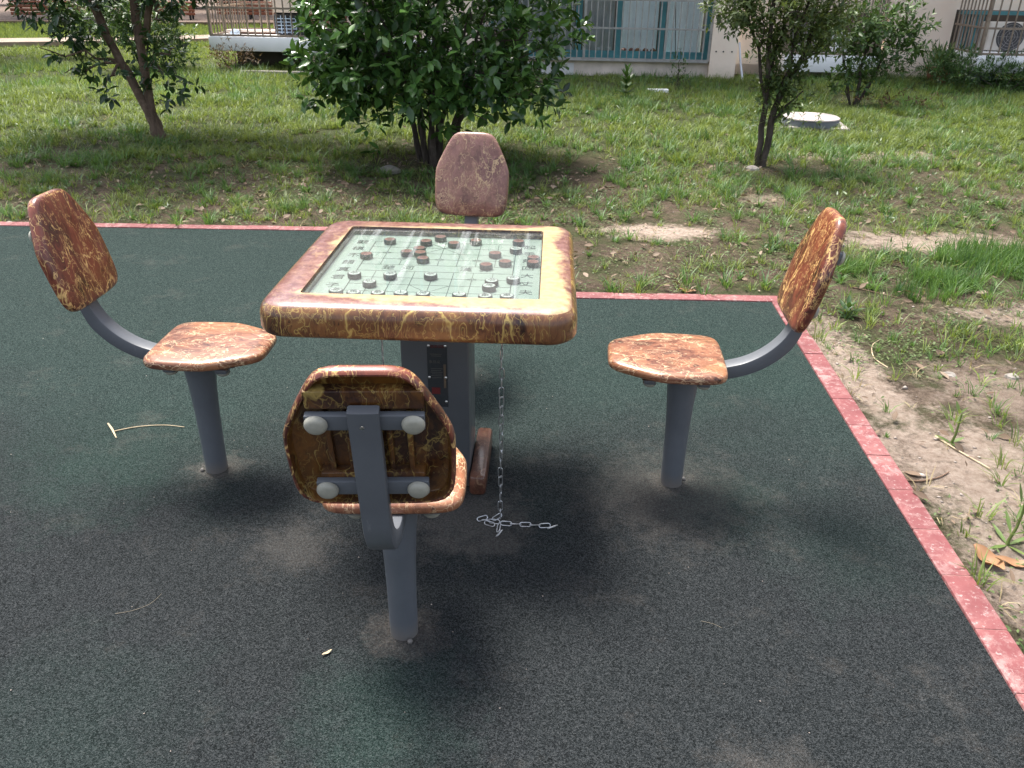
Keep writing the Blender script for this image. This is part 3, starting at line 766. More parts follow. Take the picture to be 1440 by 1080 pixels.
# ------------------------------------------------------------------ foliage tools
LEAF = np.array([[0, 0, 0], [.36, .28, .10], [.44, .55, .10], [.22, .85, .05], [0, 1, -.06], [-.22, .85, .05], [-.44, .55, .10], [-.36, .28, .10], [0, .5, 0]])
LEAFT = np.array([[0, 1, 8], [1, 2, 8], [2, 3, 8], [3, 4, 8], [4, 5, 8], [5, 6, 8], [6, 7, 8], [7, 0, 8]])
LEAF4 = np.array([[0, 0, 0], [.42, .45, .10], [0, 1, -.05], [-.42, .45, .10]]); LEAF4T = np.array([[0, 1, 2], [0, 2, 3]])
def norm(a): return a / np.maximum(np.linalg.norm(a, axis=1, keepdims=True), 1e-6)
def leaves(P, D, U, L, W, small=False):
    """leaf i from P along D, its face towards U"""
    base, tri = (LEAF4, LEAF4T) if small else (LEAF, LEAFT)
    D = norm(D); X = norm(np.cross(D, U)); N = np.cross(X, D)
    L = np.broadcast_to(L, (len(P),)); W = np.broadcast_to(W, (len(P),))
    V = P[:, None] + base[None, :, 0, None] * X[:, None] * W[:, None, None] + base[None, :, 1, None] * D[:, None] * L[:, None, None] + base[None, :, 2, None] * N[:, None] * W[:, None, None]
    T = tri[None] + (np.arange(len(P)) * len(base))[:, None, None]
    return V.reshape(-1, 3), T.reshape(-1, 3)
def sprigs(rng, C, D, n, L, W, spread=.9, droop=.15, small=False, step=.35):
    """whorls of n leaves at C pointing about D"""
    m = len(C); D = norm(D); Pn = np.repeat(C, n, 0); Dn = np.repeat(D, n, 0)
    th = np.tile(np.arange(n) * 2.4, m) + np.repeat(rng.random(m) * 6.28, n)
    A = norm(np.cross(Dn, rng.normal(size=(1, 3)) + np.array([[.3, .1, 1]]))); B = np.cross(Dn, A)
    rad = A * np.cos(th)[:, None] + B * np.sin(th)[:, None]
    k = np.tile(np.arange(n) / max(n - 1, 1), m)
    d = Dn * (.25 + .8 * k[:, None]) + rad * spread + rng.normal(size=(m * n, 3)) * .22; d[:, 2] -= droop
    P = Pn + Dn * (k * L * step * 2)[:, None]
    U = norm(Dn * .6 + np.array([[0, 0, .9]]) + rng.normal(size=(m * n, 3)) * .25)
    s = rng.uniform(.45, 1.18, m * n)
    return leaves(P, d, U, L * s, W * s, small)
def cat_(parts):
    V = []; T = []; o = 0
    for v, t in parts: V.append(v); T.append(t + o); o += len(v)
    return np.concatenate(V), np.concatenate(T)
def sph(rng, n):
    return norm(rng.normal(size=(n, 3)))
def clump_crown(rng, clumps, per, nl, L, W, small=False, inner=.35, droop=.15, spread=.9):
    """clumps: (x, y, z, r[, rz]); leaves sit through the outer part of every clump"""
    Cs = []; Ds = []
    for c in clumps:
        x, y, z, r = c[:4]; rz = c[4] if len(c) > 4 else r * .85
        n = int(per * (r / .3) ** 2); d = sph(rng, n)
        rad = (1 - inner * rng.random(n) ** 1.3)[:, None]
        Cs.append(np.array([[x, y, z]]) + d * rad * np.array([[r, r, rz]]) + rng.normal(size=(n, 3)) * r * .07); dd = d.copy(); dd[:, 2] = dd[:, 2] * .7 + .25; Ds.append(dd)
    return sprigs(rng, np.concatenate(Cs), np.concatenate(Ds), nl, L, W, spread, droop, small)
def wob(rng, a, b, n, amp):
    a = np.array(a, float); b = np.array(b, float); ts = np.linspace(0, 1, n); off = rng.normal(size=(n, 3)) * amp * np.sin(ts * math.pi)[:, None]
    return [tuple(a + (b - a) * t + o) for t, o in zip(ts, off)]
def limb(mb, rng, a, b, r0, r1, n=7, amp=.02, sides=7):
    P = wob(rng, a, b, n, amp); mb.tube(P, [r0 + (r1 - r0) * i / (n - 1) for i in range(n)], sides); return P
def plant(name, label, cat, loc, group=None):
    z = float(gz(loc[0], loc[1])); t = empty(name, (loc[0], loc[1], z - .01)); tag(t, label, cat, group); return t

# ------------------------------------------------------------------ big round bush behind the table
rng = np.random.default_rng(11)
b = plant('round_bush', 'big round glossy-leaved bush behind the table, stems bare near the ground', 'bush', (-.72, 7.38))
mb = MB()
tips = []
for k in range(9):
    a = k * 2.4; r = .05 + .05 * (k % 3); tx, ty = math.cos(a) * (.35 + .06 * k), math.sin(a) * (.35 + .05 * k)
    mid = (math.cos(a) * r * 1.6, math.sin(a) * r * 1.6, .34 + .03 * (k % 4))
    limb(mb, rng, (math.cos(a) * r, math.sin(a) * r, -.03), mid, .026 + .006 * (k % 3), .022, 5, .008)
    limb(mb, rng, mid, (tx, ty, 1.2 + .1 * (k % 3)), .022, .007, 7, .03)
    for j in range(5):
        a2 = a + rng.uniform(-1, 1); h = .35 + .16 * j; s = .3 + .1 * j
        p = (mid[0] + (tx - mid[0]) * s, mid[1] + (ty - mid[1]) * s, mid[2] + (1.2 - mid[2]) * s)
        limb(mb, rng, p, (math.cos(a2) * 1.0, math.sin(a2) * .95, h + .15), .010, .003, 6, .03, 5)
mb.build('trunk', M['bark_grey'], b)
cl = []
for i in range(95):
    ga = i * 2.39996; zz = 1 - 2 * (i + .5) / 95
    if zz < -.86: continue
    rr = math.sqrt(1 - zz * zz); wx = 1.0 + .12 * math.sin(3 * ga + 1)
    z = 1.24 + zz * 1.00
    r_ = rng.uniform(.19, .29); z = max(z, .58 + .10 * rng.random() + r_ * .3)
    cl.append((rr * math.cos(ga) * .89 * wx + .0, rr * math.sin(ga) * .88, z, r_))
for x, y, z, r in ((-.88, -.35, .70, .15), (-.84, -.45, .84, .20), (-.66, -.5, .64, .15), (-.42, -.62, .36, .10), (-.34, -.60, .26, .07), (.12, -.6, .55, .16), (.30, -.55, .46, .10), (.80, -.40, .50, .10), (.92, -.30, .62, .15), (.80, -.45, .68, .16), (0, -.75, .78, .22), (-.5, -.6, .82, .22), (.5, -.65, .82, .22), (.12, -.5, .38, .09), (-.1, -.4, .50, .12), (-.22, -.55, .60, .14)): cl.append((x, y, z, r))
V, T = clump_crown(rng, cl, 33, 6, .105, .060, droop=.12)
inn = [(rng.uniform(-.6, .6), rng.uniform(-.6, .6), rng.uniform(.7, 1.7), .35) for _ in range(16)]
V2, T2 = clump_crown(rng, inn, 22, 5, .09, .045, inner=.9)
V, T = cat_([(V, T), (V2, T2)])
fast_mesh('crown', V, T, M['bush_leaf'], b)

# ------------------------------------------------------------------ forked tree at left
rng = np.random.default_rng(21)
t = plant('forked_tree', 'leafy tree with two brown stems forking low, left of the round bush', 'tree', (-3.4, 8.18))
mb = MB()
P0 = limb(mb, rng, (0, 0, -.04), (-.07, 0, .30), .072, .054, 6, .006, 10)
A = limb(mb, rng, (-.075, 0, .26), (-.36, .02, .95), .044, .036, 7, .008, 9); A2 = limb(mb, rng, A[-1], (-.58, .1, 1.9), .043, .03, 7, .03, 8)
B = limb(mb, rng, (-.06, .01, .28), (-.07, .05, .88), .045, .040, 7, .006, 9); B2 = limb(mb, rng, B[-1], (-.20, .2, 2.0), .045, .03, 7, .03, 8)
C_ = limb(mb, rng, (-.075, .05, .80), (.16, -.05, 1.30), .036, .028, 6, .01, 8); C2 = limb(mb, rng, C_[-1], (.7, -.2, 2.1), .028, .014, 6, .03, 7)
for Pq, e in ((A2, (-1.5, -.3, 2.2)), (A2, (-.9, .9, 2.6)), (A2, (-1.3, .6, 2.9)), (B2, (-.4, -.9, 2.6)), (B2, (.1, .9, 2.9)), (B2, (-.1, 0, 3.3)), (C2, (1.3, .3, 2.6)), (C2, (.9, -.9, 2.4)), (A, (-.85, -.25, .85)), (A, (-.75, -.1, .62)), (B, (.22, -.25, .62)), (B, (.30, -.1, .86)), (A, (-.30, -.3, .55)), (C_, (.3, -.3, 1.1))):
    limb(mb, rng, Pq[4], e, .016, .004, 7, .04, 6)
mb.build('trunk', M['bark'], t)
cl = [(-.72, -.1, .98, .20), (-.60, -.15, .80, .16), (-.50, -.2, .98, .13), (-.42, -.18, .66, .12), (-.30, -.22, .50, .11), (-.22, -.2, .74, .13), (.12, -.2, .62, .15), (.25, -.2, .48, .13), (.24, -.15, .74, .14), (.02, -.15, .85, .10), (-.02, -.2, .42, .10), (.36, -.1, .56, .09),
      (-.95, 0, 1.20, .2), (-.55, -.2, 1.34, .24), (-.15, -.15, 1.38, .24), (.30, -.1, 1.42, .26), (.62, -.1, 1.40, .2), (-1.2, .1, 1.5, .26), (-.36, -.2, 1.12, .14), (.1, -.1, 1.1, .13), (-.78, -.1, .86, .14),
      (-.62, 0, 1.24, .24), (-.35, -.1, 1.28, .18), (.05, .1, 1.30, .22), (.42, -.1, 1.34, .2), (-1.0, .1, 1.36, .22), (-.82, -.1, 1.12, .12)]
for i in range(60):
    d = rng.normal(size=3); d /= np.linalg.norm(d); rr = rng.uniform(.55, 1.0)
    cl.append((d[0] * 1.55 * rr - .2, d[1] * 1.45 * rr, 2.45 + d[2] * 1.0 * rr, rng.uniform(.28, .42)))
V, T = clump_crown(rng, cl, 34, 6, .095, .046, droop=.35, inner=.5)
fast_mesh('crown', V, T, M['tree_leaf'], t)

# ------------------------------------------------------------------ slim twin-stem tree at right
rng = np.random.default_rng(31)
t = plant('slim_tree', 'slim tree with two thin dark stems and small leaves, right of the bush', 'tree', (2.16, 7.43))
mb = MB()
S1 = limb(mb, rng, (-.03, 0, -.03), (-.022, .02, .55), .028, .025, 6, .008); S1b = limb(mb, rng, S1[-1], (-.10, .0, 1.5), .025, .014, 8, .02)
S2 = limb(mb, rng, (.015, -.01, -.03), (.045, -.02, .50), .031, .028, 6, .010); S2b = limb(mb, rng, S2[-1], (.48, .1, 1.55), .026, .012, 8, .025)
S3 = limb(mb, rng, S2[4], (.22, -.15, .66), .014, .006, 5, .01)
S4 = limb(mb, rng, S1[-1], (.12, .2, 1.6), .018, .008, 7, .02); S5 = limb(mb, rng, S1[-1], (-.45, .0, 1.7), .016, .007, 7, .02); S6 = limb(mb, rng, S2[-1], (.2, -.1, 1.5), .016, .007, 7, .02)
br = []
for Pq in (S1b, S2b, S4, S5, S6):
    for j in range(2, 7):
        p = Pq[j]; e = (p[0] + rng.uniform(-.3, .3), p[1] + rng.uniform(-.3, .3), p[2] + rng.uniform(.1, .35)); br.append(limb(mb, rng, p, e, .006, .002, 5, .02, 5))
mb.build('trunk', M['bark_grey'], t)
C = []; D = []
def along(Pq, n, r, up_=.8):
    Pq = np.array(Pq)
    for _ in range(n):
        u = rng.random() * (len(Pq) - 1.001); i = int(u); p = Pq[i] + (Pq[i + 1] - Pq[i]) * (u - i); d = rng.normal(size=3); d /= np.linalg.norm(d)
        C.append(p + d * r * rng.random()); d[2] += up_; D.append(d)
for Pq in (S1b, S2b, S4, S5, S6): along(Pq, 46, .10)
for Pq in br: along(Pq, 15, .08)
along(S3, 40, .10); along(S1[4:], 8, .10); along(S2[4:], 8, .10)
for _ in range(300):
    z = rng.uniform(.62, 1.5); w = .08 + .16 * np.clip((z - .3) / 1.1, 0, 1) ; a = rng.uniform(0, 6.28); r = w * rng.random() ** .5
    C.append(np.array([.05 + (z - .5) * .12 + r * math.cos(a), r * math.sin(a), z])); D.append(np.array([math.cos(a), math.sin(a), .9]))
for _ in range(480):
    d = rng.normal(size=3); d /= np.linalg.norm(d); C.append(np.array([.02, 0, 1.9]) + d * np.array([.8, .75, .5]) * rng.uniform(.5, 1)); D.append(d)
for _ in range(260):
    d = rng.normal(size=3); d /= np.linalg.norm(d); C.append(np.array([-.38, -.05, 1.28]) + d * np.array([.26, .22, .2]) * rng.uniform(.3, 1)); D.append(d)
for _ in range(120):
    d = rng.normal(size=3); d /= np.linalg.norm(d); C.append(np.array([.38, -.05, 1.18]) + d * np.array([.22, .2, .22]) * rng.uniform(.3, 1)); D.append(d)
V, T = sprigs(rng, np.array(C), np.array(D), 5, .062, .031, droop=.05, small=True)
fast_mesh('crown', V, T, M['small_leaf'], t)

# ------------------------------------------------------------------ shrubs nearer the building
def shrub(name, label, cat, loc, clumps, stems, mat, L, W, per=36, seed=1, small=True, droop=.1, bk='bark_grey', group=None):
    rng = np.random.default_rng(seed); t = plant(name, label, cat, loc, group); mb = MB()
    for e in stems: limb(mb, rng, (e[0] * .08, e[1] * .08, -.03), e[:3], e[3], e[3] * .35, 7, .02, 6)
    mb.build('stem', M[bk], t); V, T = clump_crown(rng, clumps, per, 5, L, W, small, .6, droop); fast_mesh('foliage', V, T, M[mat], t); return t
rng = np.random.default_rng(41)
cl = [(.12, 0, 1.05, .22), (-.1, 0, .95, .25), (.35, .05, .95, .25), (-.38, 0, .86, .2), (-.6, 0, .72, .14), (.58, 0, .98, .18), (.66, 0, .72, .15), (.0, -.1, .72, .22), (.3, -.1, .68, .2), (-.25, 0, .60, .16), (-.48, .1, .95, .12), (.1, .1, .50, .16), (-.3, -.1, .34, .15), (.05, -.1, .30, .15), (.42, 0, .46, .14), (-.12, .1, .42, .12), (.2, 0, .82, .2), (.5, 0, 1.12, .1), (-.2, 0, 1.15, .12)]
shrub('leafy_shrub', 'open leafy shrub before the pink wall, right of the slim tree', 'shrub', (4.26, 11.0), cl, [(.05, 0, .9, .028), (-.3, 0, .8, .016), (.35, 0, .9, .018), (-.2, 0, .4, .012), (.3, .05, .6, .012)], 'shrub_leaf', .095, .050, 85, 42)
cl = [(rng.uniform(-.5, .5), rng.uniform(-.35, .35), rng.uniform(.25, 1.05), rng.uniform(.2, .32)) for _ in range(26)]
shrub('leafy_shrub', 'dense green shrub at the left corner of the white balcony slab', 'shrub', (-5.75, 13.7), cl, [(.1, 0, .8, .02), (-.3, 0, .7, .02), (.3, 0, .6, .02)], 'shrub_leaf', .10, .05, 38, 43)
cl = [(rng.uniform(-.45, .45), rng.uniform(-.3, .3), rng.uniform(.3, .95), rng.uniform(.18, .3)) for _ in range(14)]
shrub('leafy_shrub', 'bright green shrub seen through the fork of the left tree', 'shrub', (-7.6, 15.6), cl, [(.1, 0, .8, .02), (-.3, 0, .7, .02)], 'shrub_leaf', .12, .06, 30, 44)
cl = [(rng.uniform(-.30, .30), rng.uniform(-.2, .2), rng.uniform(.10, .40), rng.uniform(.09, .15)) for _ in range(15)] + [(-.05, 0, .52, .08), (.1, 0, .55, .05), (-.28, 0, .35, .07), (.42, 0, .18, .08)]
shrub('red_shrub', 'small reddish-brown shrub in front of the white balcony slab', 'shrub', (-4.42, 13.75), cl, [(.1, 0, .4, .012), (-.2, 0, .4, .012), (.25, 0, .3, .01)], 'red_leaf', .06, .022, 50, 45, droop=-.2)
cl = [(0, 0, .42, .07), (.03, 0, .33, .10), (-.04, 0, .22, .14), (.06, 0, .14, .15), (-.08, 0, .10, .12)]
shrub('young_shrub', 'small upright shrub before the barred window, near the pale pillar', 'shrub', (2.36, 12.9), cl, [(0, 0, .48, .010), (.1, 0, .25, .006)], 'shrub_leaf', .06, .028, 55, 46)
cl = [(rng.uniform(-1.1, .9), rng.uniform(-.35, .35), .22 + rng.uniform(-.08, .2), rng.uniform(.14, .24)) for _ in range(52)]
shrub('low_hedge', 'low dark evergreen hedge at the right edge, beneath the caged balcony', 'hedge', (7.15, 12.9), cl, [(k * .3 - .8, 0, .3, .012) for k in range(7)], 'hedge_leaf', .085, .026, 52, 47, droop=-.5)
cl = [(rng.uniform(-.55, .55), rng.uniform(-.2, .2), .12 + rng.uniform(0, .18), rng.uniform(.10, .17)) for _ in range(22)]
shrub('weed_clump', 'tangle of dull green weeds below the pink wall, left of the terracotta pot', 'weeds', (5.75, 13.6), cl, [(k * .25 - .5, 0, .25, .006) for k in range(5)], 'small_leaf', .06, .022, 48, 48)
cl = [(rng.uniform(-.3, .3), rng.uniform(-.15, .15), .10 + rng.uniform(0, .14), rng.uniform(.10, .15)) for _ in range(10)]
shrub('weed_clump', 'round tuft of broad weeds at the foot of the slim tree', 'weeds', (2.72, 8.9), cl, [(.1, 0, .2, .006), (-.1, 0, .2, .006)], 'small_leaf', .06, .026, 40, 49)
cl = [(rng.uniform(-.6, .6), rng.uniform(-.25, .25), .05 + rng.uniform(0, .10), rng.uniform(.07, .12)) for _ in range(20)]
shrub('weed_clump', 'dark low weeds spreading round the stem of the leafy shrub', 'weeds', (4.6, 10.8), cl, [(.1, 0, .12, .005), (-.1, 0, .1, .005)], 'red_leaf', .06, .03, 26, 50)

# broad-leaved young plant, weeds by the kerb
def rosette(name, label, cat, loc, levels, L, W, mat, seed):
    rng = np.random.default_rng(seed); t = plant(name, label, cat, loc); mb = MB(); h = levels[-1][0]
    limb(mb, rng, (0, 0, -.02), (.01, 0, h), .006 if h > .1 else .004, .003, 5, .004, 6); mb.build('stem', M['strap_leaf'], t)
    P = []; D = []; U = []
    for z, n, tilt, s in levels:
        for k in range(n):
            a = k * 6.28 / n + z * 31 + rng.uniform(-.3, .3); d = np.array([math.cos(a) * math.cos(tilt), math.sin(a) * math.cos(tilt), math.sin(tilt)])
            P.append([0, 0, z]); D.append(d); U.append([-math.cos(a) * math.sin(tilt), -math.sin(a) * math.sin(tilt), math.cos(tilt)])
    LL = np.repeat([l[3] for l in levels], [l[1] for l in levels]) * rng.uniform(.85, 1.15, len(P))
    V, T = leaves(np.array(P, float), np.array(D, float), np.array(U, float), LL * L, LL * W); fast_mesh('foliage', V, T, M[mat], t); return t
rosette('young_plant', 'single young plant with upright glossy leaves in the grass, left of the young shrub', 'plant', (1.40, 11.2), [(.03, 6, .1, 1), (.08, 6, .3, 1.1), (.14, 6, .5, 1.1), (.20, 6, .7, 1.1), (.27, 5, .9, 1.0), (.33, 4, 1.2, .9)], .15, .055, 'hedge_leaf', 60)
rosette('verge_weed', 'broad-leaved weed rosette on the dirt just beyond the corner of the kerb', 'weed', (1.66, 3.86), [(.01, 6, .15, 1), (.03, 6, .4, 1.1), (.05, 5, .8, .9)], .075, .026, 'hedge_leaf', 61)
rosette('verge_weed', 'yellow-tipped upright weed on the sandy verge halfway along the kerb', 'weed', (1.60, 2.62), [(.01, 3, .3, 1), (.05, 3, .6, .8), (.09, 3, .7, .8), (.13, 3, .9, .8)], .055, .018, 'strap_leaf', 62)
rosette('verge_weed', 'tall thin weed rising behind the two curled dry leaves', 'weed', (1.49, 2.02), [(.01, 4, .2, 1.3), (.05, 3, .6, 1.2), (.10, 3, .8, 1.0), (.16, 2, 1.1, .9)], .065, .012, 'strap_leaf', 63)

# ------------------------------------------------------------------ grass and ground litter
rng = np.random.default_rng(77)
def outside_mat(x, y):
    ex = edge_x(y) + W_ + .01
    inside = ((x < ex) & (y < 4.10)) | ((x < -.20) & (y < 5.26))
    return ~inside
def bare(x, y):
    """1 where the ground stays bare"""
    b = np.zeros_like(x)
    for px, py, rx, ry, k in ((.95, 5.3, .42, .2, 1.), (2.7, 5.15, .6, .22, .9), (1.50, 2.6, .22, 1.0, .8), (1.45, 1.6, .2, 1.3, .9), (2.9, 3.9, .6, .18, .7), (-.72, 7.2, .5, .45, .85), (2.1, 7.3, .6, .3, .8), (3.3, 7.9, 1.0, .25, .5), (.3, 4.7, 1.4, .45, .45), (2.0, 3.0, .5, .4, .5)):
        d = np.hypot((x - px) / rx, (y - py) / ry) + (fbm(x * 5, y * 5, 3) - .5) * 1.0
        b = np.maximum(b, k * np.clip((1.15 - d) / .4, 0, 1))
    return b
def density(x, y):
    d = np.clip((fbm(x * 1.3, y * 1.3, 21) - .30) * 2.8, 0, 1)
    near = np.clip((6.9 - y) / 1.9, 0, 1)                       # trodden strip behind the mat
    thin = np.clip((fbm(x * 2.6, y * 2.6, 33) - .50) * 6, 0, 1)
    d = d * (1 - near) + near * (.22 + .78 * thin)
    side = np.clip((x - 1.2) / .3, 0, 1) * np.clip((4.6 - y) / .6, 0, 1)
    d = d * (1 - side) + side * (.12 + .8 * thin)
    lush = np.clip((y - 7.0) / 1.5, 0, 1); d = np.maximum(d, lush * np.clip(.50 + (fbm(x * 1.1, y * 1.1, 8) - .5) * 2.2, .08, 1))
    return d * (1 - bare(x, y))
def blades(cx, cy, n_per, h, wd, lean, seg3):
    """numpy tufts"""
    n = len(cx); N = n * n_per; h = np.repeat(h, n_per) * rng.uniform(.5, 1.1, N)
    a = rng.uniform(0, 2 * math.pi, N); sp = np.repeat(wd, n_per)
    x = np.repeat(cx, n_per) + np.cos(a) * rng.uniform(0, 1, N) * h * .35; y = np.repeat(cy, n_per) + np.sin(a) * rng.uniform(0, 1, N) * h * .35
    z = gz(x, y) - .004; le = lean * rng.uniform(.2, 1.3, N); b = a + rng.normal(size=N) * .5
    dx, dy = np.cos(b), np.sin(b); sx, sy = -dy, dx; w = sp * rng.uniform(.7, 1.2, N) * .5
    def pt(t, side, ww):
        o = le * h * t ** 1.8; return np.stack([x + dx * o + sx * side * ww, y + dy * o + sy * side * ww, z + h * t * (1 - .25 * le * t)], 1)
    if seg3:
        V = np.stack([pt(0, -1, w * .7), pt(0, 1, w * .7), pt(.5, -1, w), pt(.5, 1, w), pt(1, 0, w)], 1).reshape(-1, 3); k = 5
        T = np.array([[0, 1, 3], [0, 3, 2], [2, 3, 4]])
    else:
        V = np.stack([pt(0, -1, w), pt(0, 1, w), pt(1, 0, w)], 1).reshape(-1, 3); k = 3; T = np.array([[0, 1, 2]])
    T = (T[None] + (np.arange(N) * k)[:, None, None]).reshape(-1, 3)
    return V, T
def scatter(n, x0, x1, y0, y1, dens, cone=True):
    x = rng.uniform(x0, x1, n); y = rng.uniform(y0, y1, n)
    ok = outside_mat(x, y)
    if cone: ok &= (np.abs(x) < y * .66 + 1.2)
    x, y = x[ok], y[ok]; k = rng.random(len(x)) < dens(x, y); return x[k], y[k]
parts = []
patchy = lambda x, y: np.clip((fbm(x * 4.2, y * 4.2, 57) - .33) * 5, .12, 1)
x, y = scatter(20000, -6.5, 6.5, .6, 7.2, lambda x, y: np.clip(density(x, y) * 1.25, 0, 1) * patchy(x, y)); h = (.04 + .09 * fbm(x * 2.5, y * 2.5, 4)) * rng.uniform(.6, 1.25, len(x)); parts.append(blades(x, y, 11, h, np.full(len(x), .0045), 1.1, True))
x, y = scatter(30000, -9, 9, 7.2, 11.2, lambda x, y: density(x, y) * patchy(x, y)); h = (.04 + .12 * fbm(x * 2, y * 2, 4)) * rng.uniform(.6, 1.3, len(x)); parts.append(blades(x, y, 11, h, np.full(len(x), .0068), 1.1, True))
x, y = scatter(34000, -13, 12, 11.2, 17.5, lambda x, y: density(x, y) * patchy(x * .8, y * .8)); h = (.05 + .12 * fbm(x * 1.6, y * 1.6, 4)) * rng.uniform(.6, 1.25, len(x)); parts.append(blades(x, y, 8, h, np.full(len(x), .012), .9, False))
lawn_far = lambda x, y: np.where((x < -3.2), .8, .0) * np.where(np.abs(y - (18.2 + (x + 9.8) * .32)) < .75, 0, 1) * (y < 24 + (x + 13) * .2)
x, y = scatter(32000, -20, -3, 17.5, 25, lawn_far); h = .08 + .07 * rng.random(len(x)); parts.append(blades(x, y, 6, h, np.full(len(x), .018), .6, False))
V, T = cat_(parts); tag(fast_mesh('grass', V, T, M['grass']), 'short green grass covering the lawn behind the play surface', 'grass', kind='stuff')
# brighter, longer tufts in clumps
def tufts(cx, cy, r, n): a = rng.uniform(0, 6.28, n); q = r * np.sqrt(rng.random(n)); return cx + np.cos(a) * q, cy + np.sin(a) * q * .8
parts = []
for cx, cy, r, n, h in ((2.36, 4.36, .20, 110, .13), (2.95, 4.75, .42, 360, .14), (3.3, 4.65, .35, 240, .14), (1.95, 4.55, .12, 36, .12), (2.15, 4.15, .14, 40, .10), (2.2, 2.9, .2, 26, .11), (2.6, 3.5, .3, 40, .11)):
    x, y = tufts(cx, cy, r, n); parts.append(blades(x, y, 9, h * rng.uniform(.6, 1.1, len(x)), np.full(len(x), .0042), .5, True))
x, y = scatter(1900, -4.6, 5.0, 4.1, 7.6, lambda x, y: np.where(bare(x, y) > .3, .02, .6) * np.clip((fbm(x * 1.7, y * 1.7, 12) - .3) * 4, .15, 1)); parts.append(blades(x, y, 30, rng.uniform(.05, .14, len(x)), np.full(len(x), .0050), 1.1, True))
x, y = scatter(700, 1.2, 3.0, .8, 4.1, lambda x, y: np.where(bare(x, y) > .6, .1, .30)); parts.append(blades(x, y, 14, rng.uniform(.03, .09, len(x)), np.full(len(x), .0038), .9, True))
x, y = scatter(2600, -7.5, 7.5, 6.8, 11, lambda x, y: np.clip((fbm(x * 1.8, y * 1.8, 91) - .45) * 5, 0, 1)); parts.append(blades(x, y, 22, rng.uniform(.07, .19, len(x)), np.full(len(x), .0068), 1.2, True))
x, y = scatter(2600, -8, 9, 11, 14.0, lambda x, y: np.clip((fbm(x * 1.5, y * 1.5, 95) - .42) * 5, 0, 1)); parts.append(blades(x, y, 12, rng.uniform(.09, .22, len(x)), np.full(len(x), .011), 1.0, False))
V, T = cat_(parts); tag(fast_mesh('tall_grass', V, T, M['lush']), 'brighter taller grass tufts scattered over lawn and verge', 'grass', kind='stuff')
x, y = scatter(5200, -7, 7, .8, 12, lambda x, y: .25 + .4 * bare(x, y)); V, T = blades(x, y, 5, rng.uniform(.03, .08, len(x)), np.full(len(x), .004), 1.6, True)
tag(fast_mesh('dry_grass', V, T, M['straw']), 'dry straw-coloured blades among the grass', 'grass', kind='stuff')
# creeping ground cover: small flat leaves
x, y = scatter(190000, -5, 5, .7, 8.2, lambda x, y: np.clip((fbm(x * 3.2, y * 3.2, 61, 5) - .45) * 6, 0, 1) * (1 - .9 * bare(x, y)) * np.clip(1.2 - (y - 4) * .15, .3, 1))
n = len(x); a = rng.uniform(0, 6.28, n); D = np.stack([np.cos(a), np.sin(a), rng.uniform(0, .5, n)], 1); U = norm(np.stack([rng.normal(size=n) * .3, rng.normal(size=n) * .3, np.ones(n)], 1))
V, T = leaves(np.stack([x, y, gz(x, y) + rng.uniform(.002, .022, n)], 1), D, U, rng.uniform(.010, .024, n), rng.uniform(.007, .014, n), True)
tag(fast_mesh('ground_cover', V, T, M['cover']), 'tiny creeping leaves matting the trodden verge', 'ground cover', kind='stuff')
# broad-leaved weeds mixed into the lawn
x, y = scatter(5200, -7, 7.5, 4.1, 11, lambda x, y: np.clip((fbm(x * 1.5, y * 1.5, 44) - .42) * 4, .05, 1) * np.where(bare(x, y) > .3, .05, .55)); n = len(x)
C = np.stack([x, y, gz(x, y) + rng.uniform(.0, .05, n)], 1); D = np.stack([rng.normal(size=n) * .35, rng.normal(size=n) * .35, np.ones(n)], 1)
V, T = sprigs(rng, C, D, 6, .045, .018, 1.1, .1, True); tag(fast_mesh('lawn_weeds', V, T, M['shrub_leaf']), 'small broad-leaved weeds growing through the grass', 'weeds', kind='stuff')
# leaf litter, mostly under the bush and behind the kerb
def litd(x, y):
    b_ = np.exp(-((x + .7) ** 2 / 2.2 + (y - 6.5) ** 2 / .9)) * .9 + np.exp(-((x - 2.1) ** 2 / .8 + (y - 7.3) ** 2 / .4)) * .6 + np.exp(-((x + 3.2) ** 2 / 1.5 + (y - 7.6) ** 2 / 1.)) * .4
    return np.clip(b_ + .06 + .13 * (y < 6.3), 0, 1)
x, y = scatter(17000, -6, 5, 1.0, 9, litd); n = len(x); a = rng.uniform(0, 6.28, n)
D = np.stack([np.cos(a), np.sin(a), rng.normal(size=n) * .3], 1); U = norm(np.stack([rng.normal(size=n) * .5, rng.normal(size=n) * .5, np.ones(n)], 1)); L_ = rng.uniform(.02, .062, n)
V, T = leaves(np.stack([x, y, gz(x, y) + .010 + rng.uniform(0, .02, n)], 1), D, U, L_, L_ * rng.uniform(.35, .6, n))
tag(fast_mesh('leaf_litter', V, T, M['litter']), 'brown and tan dead leaves lying on the soil', 'leaf litter', kind='stuff')
# gravel bits
x, y = scatter(4500, -5, 4.5, .8, 7.6, lambda x, y: .35 + .5 * bare(x, y)); n = len(x)
ico = np.array([[0, 0, 1], [.9, 0, .2], [.28, .85, .25], [-.72, .5, .2], [-.7, -.55, .25], [.3, -.85, .2], [0, 0, -.5]]); it = np.array([[0, 1, 2], [0, 2, 3], [0, 3, 4], [0, 4, 5], [0, 5, 1], [6, 2, 1], [6, 3, 2], [6, 4, 3], [6, 5, 4], [6, 1, 5]])
s = rng.uniform(.0025, .010, n) ** 1.0; s[rng.random(n) < .04] *= 2.2
V = ico[None] * s[:, None, None] * rng.uniform(.6, 1.3, (n, 7, 1)); a = rng.uniform(0, 6.28, n)[:, None]; V = np.stack([V[..., 0] * np.cos(a) - V[..., 1] * np.sin(a), V[..., 0] * np.sin(a) + V[..., 1] * np.cos(a), V[..., 2] * .6], 2)
